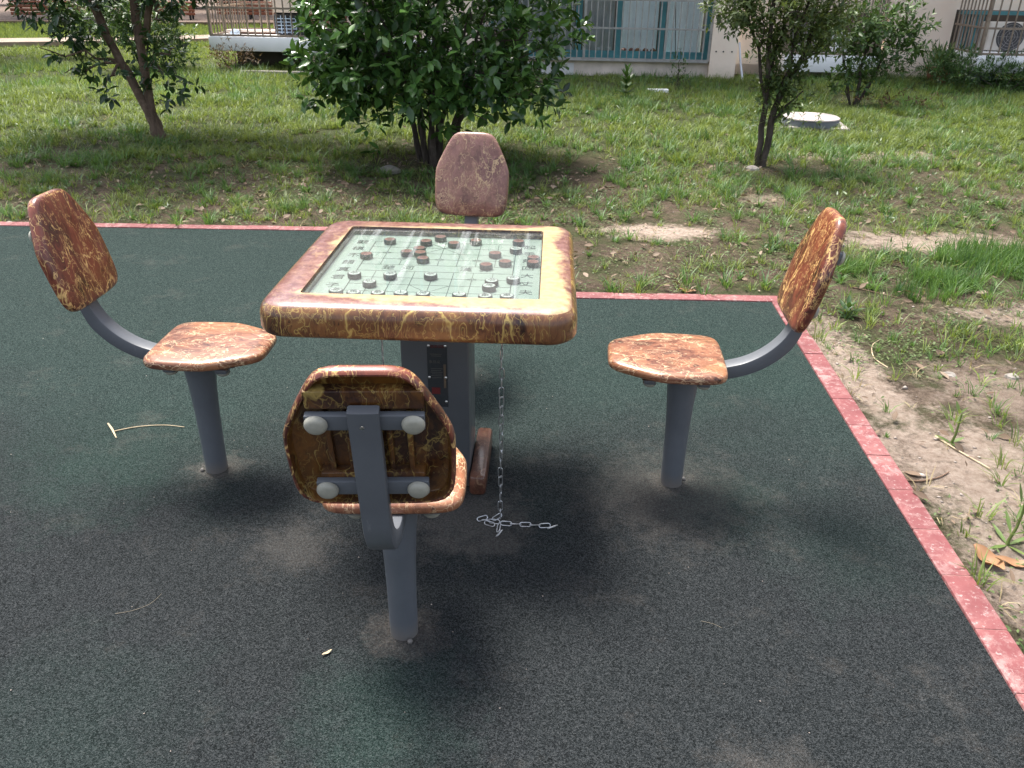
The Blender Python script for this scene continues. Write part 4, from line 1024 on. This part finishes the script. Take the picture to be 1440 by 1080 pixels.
V += np.stack([x, y, gz(x, y) + .001], 1)[:, None]; T = (it[None] + (np.arange(n) * 7)[:, None, None]).reshape(-1, 3)
tag(fast_mesh('gravel', V.reshape(-1, 3), T, M['pebble']), 'small pale stones strewn over the dirt', 'gravel', kind='stuff')
# crumbs and specks on the rubber
x = rng.uniform(-2.6, 1.1, 150); y = rng.uniform(.6, 3.9, 150); n = 150; s = rng.uniform(.0009, .0028, n)
V = ico[None] * s[:, None, None] * rng.uniform(.6, 1.3, (n, 7, 1)); V += np.stack([x, y, np.full(n, .0008)], 1)[:, None]; T = (it[None] + (np.arange(n) * 7)[:, None, None]).reshape(-1, 3)
tag(fast_mesh('grit', V.reshape(-1, 3), T, M['pebble']), 'scattered grit crumbs on the rubber surface', 'grit', kind='stuff')

# ------------------------------------------------------------------ single small things on mat and verge
def strip_leaf(name, label, cat, loc, rz, L, W, curl, mat, fold=.25, z0=.004):
    """curled leaf blade with thickness"""
    n = 12; top = []; 
    for i in range(n + 1):
        u = i / n; w = W * math.sin(math.pi * min(max(u, .03), .97)) ** .7 / 2; yy = L * (u - .5); z = z0 + curl * (2 * u - 1) ** 2 + .1 * W * math.sin(9 * u)
        top.append([(-w, yy, z + fold * w), (-w * .45, yy, z + .04 * w), (0, yy, z - .0 * w), (w * .45, yy, z + .04 * w), (w, yy, z + fold * w * 1.6)])
    rings = [r + [(p[0] * .98, p[1], p[2] - .0012) for p in reversed(r)] for r in top]
    mb = MB(); mb.rings(rings); o = mb.build(name, M[mat], None, ang=60); o.location = (loc[0], loc[1], loc[2] if len(loc) > 2 else float(gz(loc[0], loc[1])) + .004); o.rotation_euler = (0, 0, rz); tag(o, label, cat); return o
strip_leaf('dry_leaf', 'large curled tan leaf against the kerb edge at right', 'leaf', (1.385, 1.935), R(15), .115, .050, .014, 'dry_leaf', .5)
strip_leaf('dry_leaf', 'long flat tan leaf lying right of the curled one', 'leaf', (1.465, 1.925), R(68), .110, .034, .006, 'dry_leaf', .2)
strip_leaf('dry_leaf', 'small brown leaf lying just behind the kerb, right of the table', 'leaf', (.92, 4.16), R(70), .085, .035, .010, 'dry_leaf', .3)
strip_leaf('leaf_scrap', 'white leaf scrap on the mat in front of the nearest chair', 'leaf', (-.444, 1.526, .001), R(-50), .026, .008, .002, 'straw_solid', .2)
def twig(name, label, P, r, mat='twig', z=None):
    o = Vector((P[0][0], P[0][1], 0)); Q = []
    for p in P:
        zz = (float(gz(p[0], p[1])) if z is None else z) + r + .001 + (p[2] if len(p) > 2 else 0); Q.append((p[0] - o.x, p[1] - o.y, zz))
    Q = curve_pts(Q, 4); mb = MB(); n = len(Q); mb.tube(Q, [r * (1 - .5 * i / n) for i in range(n)], 6); t = mb.build(name, M[mat]); t.location = o; tag(t, label, 'twig'); return t
w = twig('straw_stalk', 'T-shaped pale straw stalk lying on the mat beside the left chair', [(-1.43, 2.590), (-1.36, 2.625), (-1.27, 2.64), (-1.19, 2.628)], .0022, 'straw_solid', 0)
mb = MB(); mb.tube([(-.045, .055, .003), (-.01, .01, .005), (.028, -.045, .003)], [.003, .0042, .002], 6); mb.build('cross_stalk', M['straw_solid'], w)
twig('straw_stalk', 'thin curved pale stem on the mat at the lower left', [(-1.02, 1.655), (-.98, 1.668), (-.945, 1.695), (-.93, 1.735)], .0006, 'twig_pale', 0)
twig('straw_stalk', 'hair-thin straw on the mat at lower right of the table', [(.50, 1.66), (.53, 1.65), (.55, 1.635)], .0005, 'twig_pale', 0)
twig('brown_twig', 'dark twig jutting from the verge onto the kerb', [(1.315, 2.365), (1.38, 2.36), (1.45, 2.385), (1.50, 2.42)], .0035)
twig('brown_twig', 'pale split stick pointing down the sandy verge', [(1.56, 2.66), (1.60, 2.55), (1.65, 2.44)], .004, 'straw_solid')
twig('brown_twig', 'thin grey twig in the weeds beyond the kerb corner', [(1.84, 4.28), (1.93, 4.20), (2.02, 4.12)], .004)
twig('brown_twig', 'bent straw-coloured twig lying close to the kerb corner', [(1.62, 3.25), (1.60, 3.35), (1.64, 3.48), (1.70, 3.55)], .003, 'straw_solid')
def rock(name, label, loc, r, seed, mat='stone', flat=.6):
    rnd = random.Random(seed); bm_v = []; mb = MB(); n = 9; rr = []
    for j, (q, z) in enumerate(((.75, -.3), (1, 0), (.9, .45), (.55, .8), (.15, .92))):
        rr.append([(math.cos(6.283 * i / n) * r * q * rnd.uniform(.8, 1.15), math.sin(6.283 * i / n) * r * q * rnd.uniform(.75, 1.0), z * r * flat * rnd.uniform(.85, 1.1)) for i in range(n)])
    mb.rings(rr); o = mb.build(name, M[mat], ang=25); o.location = (loc[0], loc[1], float(gz(*loc))); tag(o, label, 'stone'); return o
rock('rock', 'pale rock at the foot of the slim tree', (2.06, 7.30), .065, 1)
rock('rock', 'grey stone among the weeds right of the kerb', (2.12, 3.18), .030, 2); rock('rock', 'flat pale stone near the right edge on the sandy verge', (1.86, 3.20), .030, 3, flat=.3)
rock('rock', 'brown stone on the bare soil under the round bush', (-1.05, 6.95), .10, 4)
# raised manhole
z = float(gz(3.2, 9.35)); t = empty('manhole', (3.2, 9.38, z)); tag(t, 'raised round concrete manhole cover on its square base in the lawn', 'manhole')
mb = MB(); mb.box((.06, -.02, .012), (.62, .50, .07), Matrix.Rotation(R(-8), 3, 'Z'), 0, .012); mb.build('base', M['manhole'], t)
mb = MB(); mb.lathe([(.30, .045), (.298, .10), (.29, .108)], n=40); mb.build('rim', M['manhole_rim'], t)
mb = MB(); mb.lathe([(.302, .1085), (.300, .120), (.285, .128), (.1, .131), (.005, .132)], n=40); mb.build('cover', M['manhole'], t)

# ------------------------------------------------------------------ path and plaza far left
def ribbon(name, P, w, z, mat):
    mb = MB(); rr = []
    for i, p in enumerate(P):
        a = Vector(P[max(i - 1, 0)]); b = Vector(P[min(i + 1, len(P) - 1)]); d = (b - a).normalized(); n = Vector((-d.y, d.x))
        c = Vector(p); l = c + n * w / 2; r = c - n * w / 2; rr.append([(l.x, l.y, z - .08), (r.x, r.y, z - .08), (r.x, r.y, z), (l.x, l.y, z)])
    mb.rings(rr); o = mb.build(name, mat, smooth=False); tag(o, kind='structure'); return o
ribbon('path', [(-30, 11.7), (-14, 16.9), (-9.8, 18.3), (-7.5, 19.4), (-4, 21.5), (-1, 24.0)], 1.05, .07, M['path'])
mb = MB(); mb.rings([[(-60, 20.0, -.02), (-14, 23.6, -.02), (-6, 24.8, -.02), (6, 60, -.02), (-60, 60, -.02)], [(-60, 20.0, .09), (-14, 23.6, .09), (-6, 24.8, .09), (6, 60, .09), (-60, 60, .09)]]); tag(mb.build('plaza', M['plaza'], smooth=False), kind='structure')
def bench(label, loc, rz):
    t = empty('park_bench', (*loc, .09), rz); tag(t, label, 'bench', 'slatted wooden benches on the shaded plaza')
    b = MB()
    for k in range(5): b.box((0, -.18 + .10 * k, .44), (1.8, .085, .03), None, 0, .004)
    b.build('seat', M['wood'], t)
    b = MB(); rot = Matrix.Rotation(R(-12), 3, 'X')
    for k in range(5): b.box((0, .27 + .022 * k, .54 + .105 * k), (1.8, .025, .085), rot, 0, .004)
    b.build('backrest', M['wood'], t)
    b = MB()
    for k in range(3): b.box((0, -.205, .16 + .09 * k), (1.8, .02, .075), None, 0, .004)
    b.build('apron', M['wood'], t)
    for x in (-.75, 0, .75):
        b = MB(); b.box((x, -.17, .22), (.05, .05, .44)); b.box((x, .22, .5), (.05, .05, 1.0), Matrix.Rotation(R(-10), 3, 'X')); b.box((x, .0, .415), (.045, .42, .03)); b.build('leg', M['iron'], t)
    return t
bench('slatted wooden bench at the far left edge of the plaza', (-15.0, 24.2), R(8)); bench('slatted wooden bench beside the stone stool', (-12.7, 24.6), R(10)); bench('slatted wooden bench right of the stone stool, dimly lit', (-9.9, 25.4), R(6)); bench('slatted wooden bench glimpsed through the forked tree', (-7.7, 26.2), R(8)); bench('slatted wooden bench glimpsed left of the balcony cage', (-5.7, 26.6), R(3))
t = empty('stone_stool', (-11.3, 24.5, .09)); tag(t, 'stone stool with a slab top between two benches', 'stool')
mb = MB(); mb.box((0, 0, .22), (.28, .28, .44), None, 0, .02); mb.build('base', M['stone'], t); mb = MB(); mb.box((0, 0, .47), (.75, .45, .06), None, 0, .012); mb.build('top', M['stone'], t)
def added_shade_tree(label, loc, th, R_, Hc, seed):  # crowns above the view, added to shade the lawn and benches
    rng = np.random.default_rng(seed); t = plant('added_shade_tree', label, 'tree', loc, 'trees added for shade round the plaza'); mb = MB()
    P = limb(mb, rng, (0, 0, -.05), (.1, .1, th), .16, .11, 8, .04, 10)
    for k in range(9):
        a = k * 2.4; limb(mb, rng, P[-1], (math.cos(a) * R_ * .7, math.sin(a) * R_ * .7, Hc + (k % 3) * .6 - .3), .07, .02, 7, .1, 7)
    mb.build('trunk', M['bark'], t); cl = []
    for _ in range(46):
        d = rng.normal(size=3); d /= np.linalg.norm(d); q = rng.uniform(.45, 1); cl.append((d[0] * R_ * q, d[1] * R_ * q, Hc + .4 + d[2] * R_ * .45 * q, rng.uniform(.55, .85)))
    V, T = clump_crown(rng, cl, 9, 5, .22, .11, True, .6); fast_mesh('crown', V, T, M['tree_leaf'], t)
added_shade_tree('tall tree added for shade on the lawn left of the path, its crown above the frame', (-10.6, 15.0), 2.6, 2.7, 4.2, 71)
added_shade_tree('tall tree added for shade at the back of the plaza behind the benches', (-14.2, 28.0), 2.4, 3.2, 4.0, 72)
added_shade_tree('tall tree added for shade beyond the right-hand benches of the plaza', (-8.4, 29.5), 2.4, 3.0, 4.0, 73)
added_shade_tree('tall tree added for shade in front of the left-hand benches', (-17.5, 22.5), 2.6, 3.0, 4.2, 74)
cl = []; rng = np.random.default_rng(80)
for i in range(60): cl.append((rng.uniform(-9, 12), rng.uniform(-.6, .6), rng.uniform(.3, 2.4), rng.uniform(.6, .9)))
shrub('tall_hedge', 'tall dark hedge closing the plaza behind the benches', 'hedge', (-16.0, 32.5), cl, [(k * 1.5 - 8, 0, 1.6, .04) for k in range(13)], 'tree_leaf', .26, .14, 7, 81)

# ------------------------------------------------------------------ apartment building
BA = R(-4.01); BO = (.89, 14.1, 0)
bl = empty('apartment_building', BO, BA); tag(bl, 'pink rendered apartment block with barred ground-floor windows and white balcony slabs', 'building')
# local frame: x along the facade, -y towards the viewer
def bbox(name, x0, x1, y0, y1, z0, z1, mat, parent=None, bev=0.0):
    m = MB(); m.box(((x0 + x1) / 2, (y0 + y1) / 2, (z0 + z1) / 2), (x1 - x0, y1 - y0, z1 - z0), None, 0, bev); return m.build(name, mat, parent or bl, smooth=bev > 0)
H_ = 9.0
wl = MB()
def wbox(x0, x1, y0, y1, z0, z1): wl.box(((x0 + x1) / 2, (y0 + y1) / 2, (z0 + z1) / 2), (x1 - x0, y1 - y0, z1 - z0))
wbox(-3.9, -1.35, 0, .3, 0, H_)                   # solid wall left of the window bay
wbox(-1.35, 2.12, .0, .3, 2.35, H_)               # above window
wbox(-1.35, 2.12, .0, .3, 0, .22)                 # below window
wbox(2.12, 2.52, -.16, .3, 0, H_)                 # pillar
wbox(2.52, 3.32, .60, .9, 0, H_)                  # recess wall
wbox(3.32, 4.95, .60, .9, .95, H_)                # above the low opening
wbox(4.95, 5.95, .60, .9, 0, H_)
wbox(2.52, 4.95, .60, .89, 0, .16)
wbox(5.95, 9.4, .60, .9, 1.02, H_); wbox(9.4, 16, .6, .9, 0, H_)
wbox(-7.0, -4.9, 1.3, 1.6, .5, H_) if False else None
wbox(-4.78, -3.9, .0, .3, .83, H_); wbox(-4.30, -3.9, .0, .3, 0, .83)
wbox(-4.78, -4.5, .3, 6.0, .83, H_)
wl.build('wall', M['wall'], bl, smooth=False)
m = MB()
for (x0, x1, y0, y1) in ((-1.35, 2.12, 3.0, 3.1), (2.6, 5.9, 3.0, 3.1), (5.95, 9.4, 3.0, 3.1)): m.box(((x0 + x1) / 2, 2.2, 1.2), (x1 - x0 + .3, .1, 2.5))
for x in (-1.45, 2.25, 5.95, 9.45): m.box((x, 1.55, 1.2), (.1, 1.3, 2.5))
m.build('room_shell', M['interior'], bl, smooth=False)
# plinth band and its patches under the window
bbox('plinth', -3.9, 2.118, -.035, -.002, -.05, .20, M['plinth'])
bbox('plinth_patch', -1.0, -.10, -.040, -.0355, .0, .185, M['plinth_pale']); bbox('plinth_patch', -.26, .02, -.043, -.0405, -.02, .18, M['plinth_pale'])
bbox('ledge', -1.36, 2.118, -.06, -.004, .202, .222, M['plinth'])
# upper storey windows (reflected by the glass board, seen from the side)
for x0 in (-3.2, -.9, 1.1, 3.2, 6.3, 8.2, 11.0):
    for z0 in (3.9, 6.8):
        yy = -.02 if x0 < 2 else .58
        f = bbox('window', x0, x0 + 1.3, yy - .02, yy - .001, z0, z0 + 1.4, M['teal']); bbox('pane', x0 + .06, x0 + .62, yy - .032, yy - .021, z0 + .06, z0 + 1.34, M['acgrille'], f); bbox('pane', x0 + .68, x0 + 1.24, yy - .032, yy - .021, z0 + .06, z0 + 1.34, M['acgrille'], f)
# ground-floor window: teal frame, panes, curtains
wf = MB()
def fb(x0, x1, y0, y1, z0, z1): wf.box(((x0 + x1) / 2, (y0 + y1) / 2, (z0 + z1) / 2), (x1 - x0, y1 - y0, z1 - z0))
for x0, x1 in ((-1.35, -1.28), (.02, .12), (.66, .73), (1.32, 1.41), (2.05, 2.118)): fb(x0, x1, .08, .14, .225, 2.34)
for z0, z1 in ((.222, .30), (1.55, 1.60), (2.28, 2.345)): fb(-1.35, 2.118, .085, .135, z0, z1)
fb(-1.35, 2.118, .09, .13, .30, .36)
wo = wf.build('window', M['teal'], bl, smooth=False)
bbox('pane', -1.28, 2.05, .105, .112, .36, 2.28, M['pane'], wo)
def curtain(x0, x1, mat, z0=.30, amp=.018):
    m = MB(); n = 60; F = []; V = []
    for i in range(n + 1):
        x = x0 + (x1 - x0) * i / n; y = .19 + amp * math.sin(x * 19 + 2 * math.sin(x * 3)) + .008 * math.sin(x * 47 + 1)
        V += [(x, y, z0), (x, y, 2.3), (x, y + .004, 2.3), (x, y + .004, z0)]
    m.rings([V[i * 4:i * 4 + 4] for i in range(n + 1)]); return m.build('curtain', mat, wo)
curtain(-1.28, .0, M['curtain_dark']); curtain(.14, .62, M['curtain_dark']); curtain(.74, 1.30, M['curtain']); curtain(1.44, 2.0, M['curtain'])
# things on the sill behind the pane
for i, (x, c) in enumerate(((-.30, 'piece_red'), (.40, 'piece_pale'), (.56, 'piece_pale'), (.80, 'piece_red'), (.92, 'piece_red'), (1.02, 'terracotta'), (1.14, 'terracotta'), (1.26, 'brown_cab'))):
    m = MB(); m.lathe([(.03, 0), (.045, .03), (.042, .08), (.02, .10), (.004, .105)], n=12); o = m.build('sill_jar', M[c]); c_, s_ = math.cos(BA), math.sin(BA)
    o.location = (BO[0] + c_ * x - s_ * .165, BO[1] + s_ * x + c_ * .165, .30); tag(o, ['dark red jar alone behind the left panes of the barred window', 'pale jar behind the second pane, left of its neighbour', 'pale jar close to the middle teal mullion', 'dark red jar just right of the middle mullion', 'second red jar right of the middle mullion', 'terracotta jar in the centre of the right-hand sill row', 'terracotta jar second from the right in the sill row', 'brown jar at the right end of the sill row'][i], 'jar', 'jars on the window sill')
# sill shelf that carries them
bbox('sill', -1.35, 2.118, .141, .24, .24, .30, M['teal'], wo)
# security grille over the window
def grille(name, x0, x1, y, z0, z1, sp, rails, mat, r=.0085, posts=(), sides=0.0, parent=None):
    g = MB()
    n = int(round((x1 - x0) / sp))
    for i in range(n + 1): x = x0 + (x1 - x0) * i / n; g.box((x, y, (z0 + z1) / 2), (r * 2, r * 2, z1 - z0))
    for z in rails: g.box(((x0 + x1) / 2, y - .0, z), (x1 - x0 + .03, .032, .028))
    for x in posts: g.box((x, y - .002, (z0 + z1) / 2), (.036, .036, z1 - z0 + .02))
    if sides > 0:
        for x in (x0 - .002, x1 + .002):
            k = int(sides / sp)
            for i in range(k + 1): g.box((x, y + sides * (i + .5) / (k + 1), (z0 + z1) / 2), (r * 2, r * 2, z1 - z0))
            for z in rails: g.box((x, y + sides / 2 + .01, z), (.03, sides - .03, .026))
    return g.build(name, mat, parent or bl, smooth=False)
grille('security_grille', -1.40, 2.10, -.10, .27, 2.4, .097, (.255, .70, 1.10, 1.6, 2.1, 2.4), M['galv'], posts=(-1.40, .17, 1.42, 2.10), sides=.09)
bbox('grille_tray', -1.42, 2.10, -.125, -.004, .224, .242, M['galv'])
m = MB(); m.tube([(1.50, .02, 1.5), (1.56, -.03, .70), (1.60, -.05, .27)], .006, 6); m.build('leaning_rod', M['iron'], bl)
# three holes in the pillar face and the white down pipe
m = MB()
for x in (2.20, 2.31, 2.44): m.lathe([(.012, 0), (.012, .006), (.002, .007)], (x, -.1605, .40), 8, 0, Matrix.Rotation(R(90), 3, 'X'))
m.build('anchor_plug', M['iron'], bl)
m = MB(); m.tube([(2.565, .0, .52), (2.57, -.04, .45), (2.60, -.10, .25), (2.66, -.16, -.02)], .017, 10); m.build('drain_pipe', M['white_pvc'], bl)
# recess balcony with white slab, grille and air conditioner
bbox('balcony_slab', 3.30, 4.75, .05, .598, .11, .36, M['slab'], bev=.01)
grille('security_grille', 3.34, 4.72, .08, .365, 2.3, .115, (.38, 1.25, 2.3), M['rusty'], posts=(3.34, 4.72), sides=.5)
def ac(label, x, y, z, w=.82, h=.50, d=.30):
    c_, s_ = math.cos(BA), math.sin(BA); t = empty('air_conditioner', (BO[0] + c_ * x - s_ * y, BO[1] + s_ * x + c_ * y, z), BA); tag(t, label, 'air conditioner')
    m = MB(); m.box((0, 0, h / 2), (w, d, h), None, 0, .015); body = m.build('casing', M['acbody'], t)
    m = MB(); m.lathe([(.205, 0), (.205, .004), (.05, .006), (.004, .007)], (-.10, -d / 2 - .0005, h / 2), 32, 0, Matrix.Rotation(R(90), 3, 'X')); m.build('fan_opening', M['acgrille'], body)
    m = MB()
    for q in (.06, .10, .14, .18): m.tube([(-.10 + math.cos(a_) * q, -d / 2 - .014, h / 2 + math.sin(a_) * q) for a_ in [6.283 * i_ / 28 for i_ in range(28)]], .0022, 5, closed=True)
    for i_ in range(6): a_ = i_ * 1.047; m.tube([(-.10, -d / 2 - .014, h / 2), (-.10 + math.cos(a_) * .2, -d / 2 - .012, h / 2 + math.sin(a_) * .2)], .002, 5)
    m.build('fan_guard', M['galv'], body); return t
ac('cream air conditioner behind the bars of the balcony at the far right', 6.75, .30, .47, .86, .40)
# low barred vent with blue-grey louvre beside a pale panel (recess)
lv = bbox('window', 3.42, 4.08, .62, .68, .38, .80, M['acgrille']); m = MB()
for k in range(7): m.box((3.75, .60, .42 + .055 * k), (.62, .012, .016), Matrix.Rotation(R(12), 3, 'X'))
for k in range(4): m.box((3.50 + .16 * k, .60, .59), (.012, .014, .40))
m.build('louvre', M['galv'], lv, smooth=False)
bbox('panel', 4.10, 4.42, .55, .595, .38, .66, M['slab'])
# right balcony
bbox('balcony_slab', 5.92, 9.4, -.60, .598, .22, .455, M['slab'], bev=.01)
grille('security_grille', 5.96, 9.36, -.575, .46, 2.4, .128, (.475, .82, 1.22, 1.8, 2.4), M['rusty'], posts=(5.96, 7.6, 9.36), sides=1.12)
bbox('teal_beam', 5.98, 9.38, .45, .58, .96, 1.01, M['teal'])
for k in range(9): bbox('teal_post', 6.02 + k * .045, 6.045 + k * .045, .50, .53, .46, .955, M['teal'] if k % 2 else M['galv'])
bbox('seam', 4.95, 5.93, .592, .5985, .405, .413, M['shadow_brick'])
# left balcony
bbox('balcony_slab', -5.78, -2.2, -.30, 1.3, .27, .485, M['slab'], bev=.012)
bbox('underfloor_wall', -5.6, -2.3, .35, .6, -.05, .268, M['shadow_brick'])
grille('security_grille', -5.74, -2.24, -.265, .488, 2.4, .122, (.50, .90, 1.5, 2.4), M['rusty'], posts=(-5.74, -2.24), sides=1.55)
g = MB(); 
for k in range(30): g.box((-5.7 + .118 * k, 1.27, 1.45), (.016, .016, 1.92))
for z in (.5, .9, 2.4): g.box((-3.97, 1.27, z), (3.5, .03, .026))
g.build('security_grille', M['rusty'], bl, smooth=False)
bbox('cabinet', -4.28, -3.6, -.02, -.001, .50, .82, M['brown_cab'])
lv = bbox('window', -4.80, -4.32, .05, .12, .50, .80, M['acgrille']); m = MB()
for k in range(5): m.box((-4.60, .03, .54 + .05 * k), (.34, .012, .014))
for k in range(5): m.box((-4.76 + .08 * k, .028, .65), (.012, .014, .27))
m.build('louvre', M['blueplastic'], lv, smooth=False)
bbox('window_back', -4.78, -4.31, .13, .2, .49, .83, M['interior'])
# things left on the balcony floor
c_, s_ = math.cos(BA), math.sin(BA)
def bw(x, y, z): return (BO[0] + c_ * x - s_ * y, BO[1] + s_ * x + c_ * y, z)
t = empty('wooden_plank', bw(-5.2, .35, .487), BA + R(6)); tag(t, 'pale plank lying on the left balcony behind the bars', 'plank')
m = MB(); m.box((0, 0, .045), (1.0, .22, .03), None, 0, .004); m.build('board', M['plinth'], t); m = MB(); m.box((0, 0, .015), (.8, .1, .03)); m.build('bearer', M['brown_cab'], t)
t = empty('plastic_bag', bw(-5.45, .02, .487)); tag(t, 'crumpled pale bag at the left corner of the balcony', 'bag')
m = MB(); rn = random.Random(3); m.rings([[(math.cos(6.283 * i / 12) * q * rn.uniform(.8, 1.2), math.sin(6.283 * i / 12) * q * .7, z_ * rn.uniform(.85, 1.1)) for i in range(12)] for q, z_ in ((.06, .0), (.08, .03), (.06, .06), (.03, .08), (.01, .09))]); m.build('bag_body', M['blueplastic'], t)
# fallen stone kerb in the grass in front of the balcony
mb = MB(); mb.box((0, 0, .0), (.95, .12, .10), None, 0, .01); o = mb.build('kerb_stone', M['stone']); o.location = (-3.75, 13.55, 0); o.rotation_euler = (0, 0, R(-4)); tag(o, 'long grey kerb stone lying in the grass before the balcony', 'stone')
mb = MB(); mb.box((0, 0, .0), (.30, .10, .09), None, 0, .01); o = mb.build('kerb_stone', M['slab']); o.location = (1.95, 12.1, 0); o.rotation_euler = (0, 0, R(-3)); tag(o, 'short white stone lying in the grass beneath the barred window', 'stone')
# pots at right
def pot(label, loc, mats, r, h, seed, nb, L, square=False, plant_label=None):
    z = float(gz(*loc)); t = empty('plant_pot', (*loc, z)); tag(t, label, 'pot'); m = MB()
    if square:
        m.rings([[(sx * q, sy * q * .6, z_) for sx, sy in ((-1, -1), (1, -1), (1, 1), (-1, 1))] for q, z_ in ((r * .8, 0), (r, h), (r * .94, h), (r * .92, h - .03))]); m.build('vessel', mats, t, smooth=False)
    else: m.lathe([(r * .68, 0), (r * .98, h * .8), (r * 1.08, h * .82), (r * 1.1, h), (r * .96, h), (r * .94, h * .86), (.01, h * .85)], n=28); m.build('vessel', mats, t)
    rng = np.random.default_rng(seed); n = nb; a = rng.uniform(0, 6.28, n); P = np.stack([np.cos(a) * r * .5 * rng.random(n), np.sin(a) * r * .5 * rng.random(n), np.full(n, h * .84)], 1)
    e = rng.uniform(.55, 1.45, n); D = np.stack([np.cos(a) * np.cos(e), np.sin(a) * np.cos(e), np.sin(e)], 1); U = np.stack([-np.cos(a) * np.sin(e), -np.sin(a) * np.sin(e), np.cos(e)], 1)
    V, T = leaves(P, D, U, L * rng.uniform(.6, 1.1, n), .028 if L > .25 else .02); fast_mesh('foliage', V, T, M['strap_leaf'], t)
pot('terracotta pot with long strap leaves below the pink wall', (6.55, 13.75), M['terracotta'], .19, .24, 5, 70, .42)
pot('pale blue planter with a small plant beside the right balcony slab', (7.30, 13.95), M['blueplastic'], .22, .33, 6, 26, .22, True)
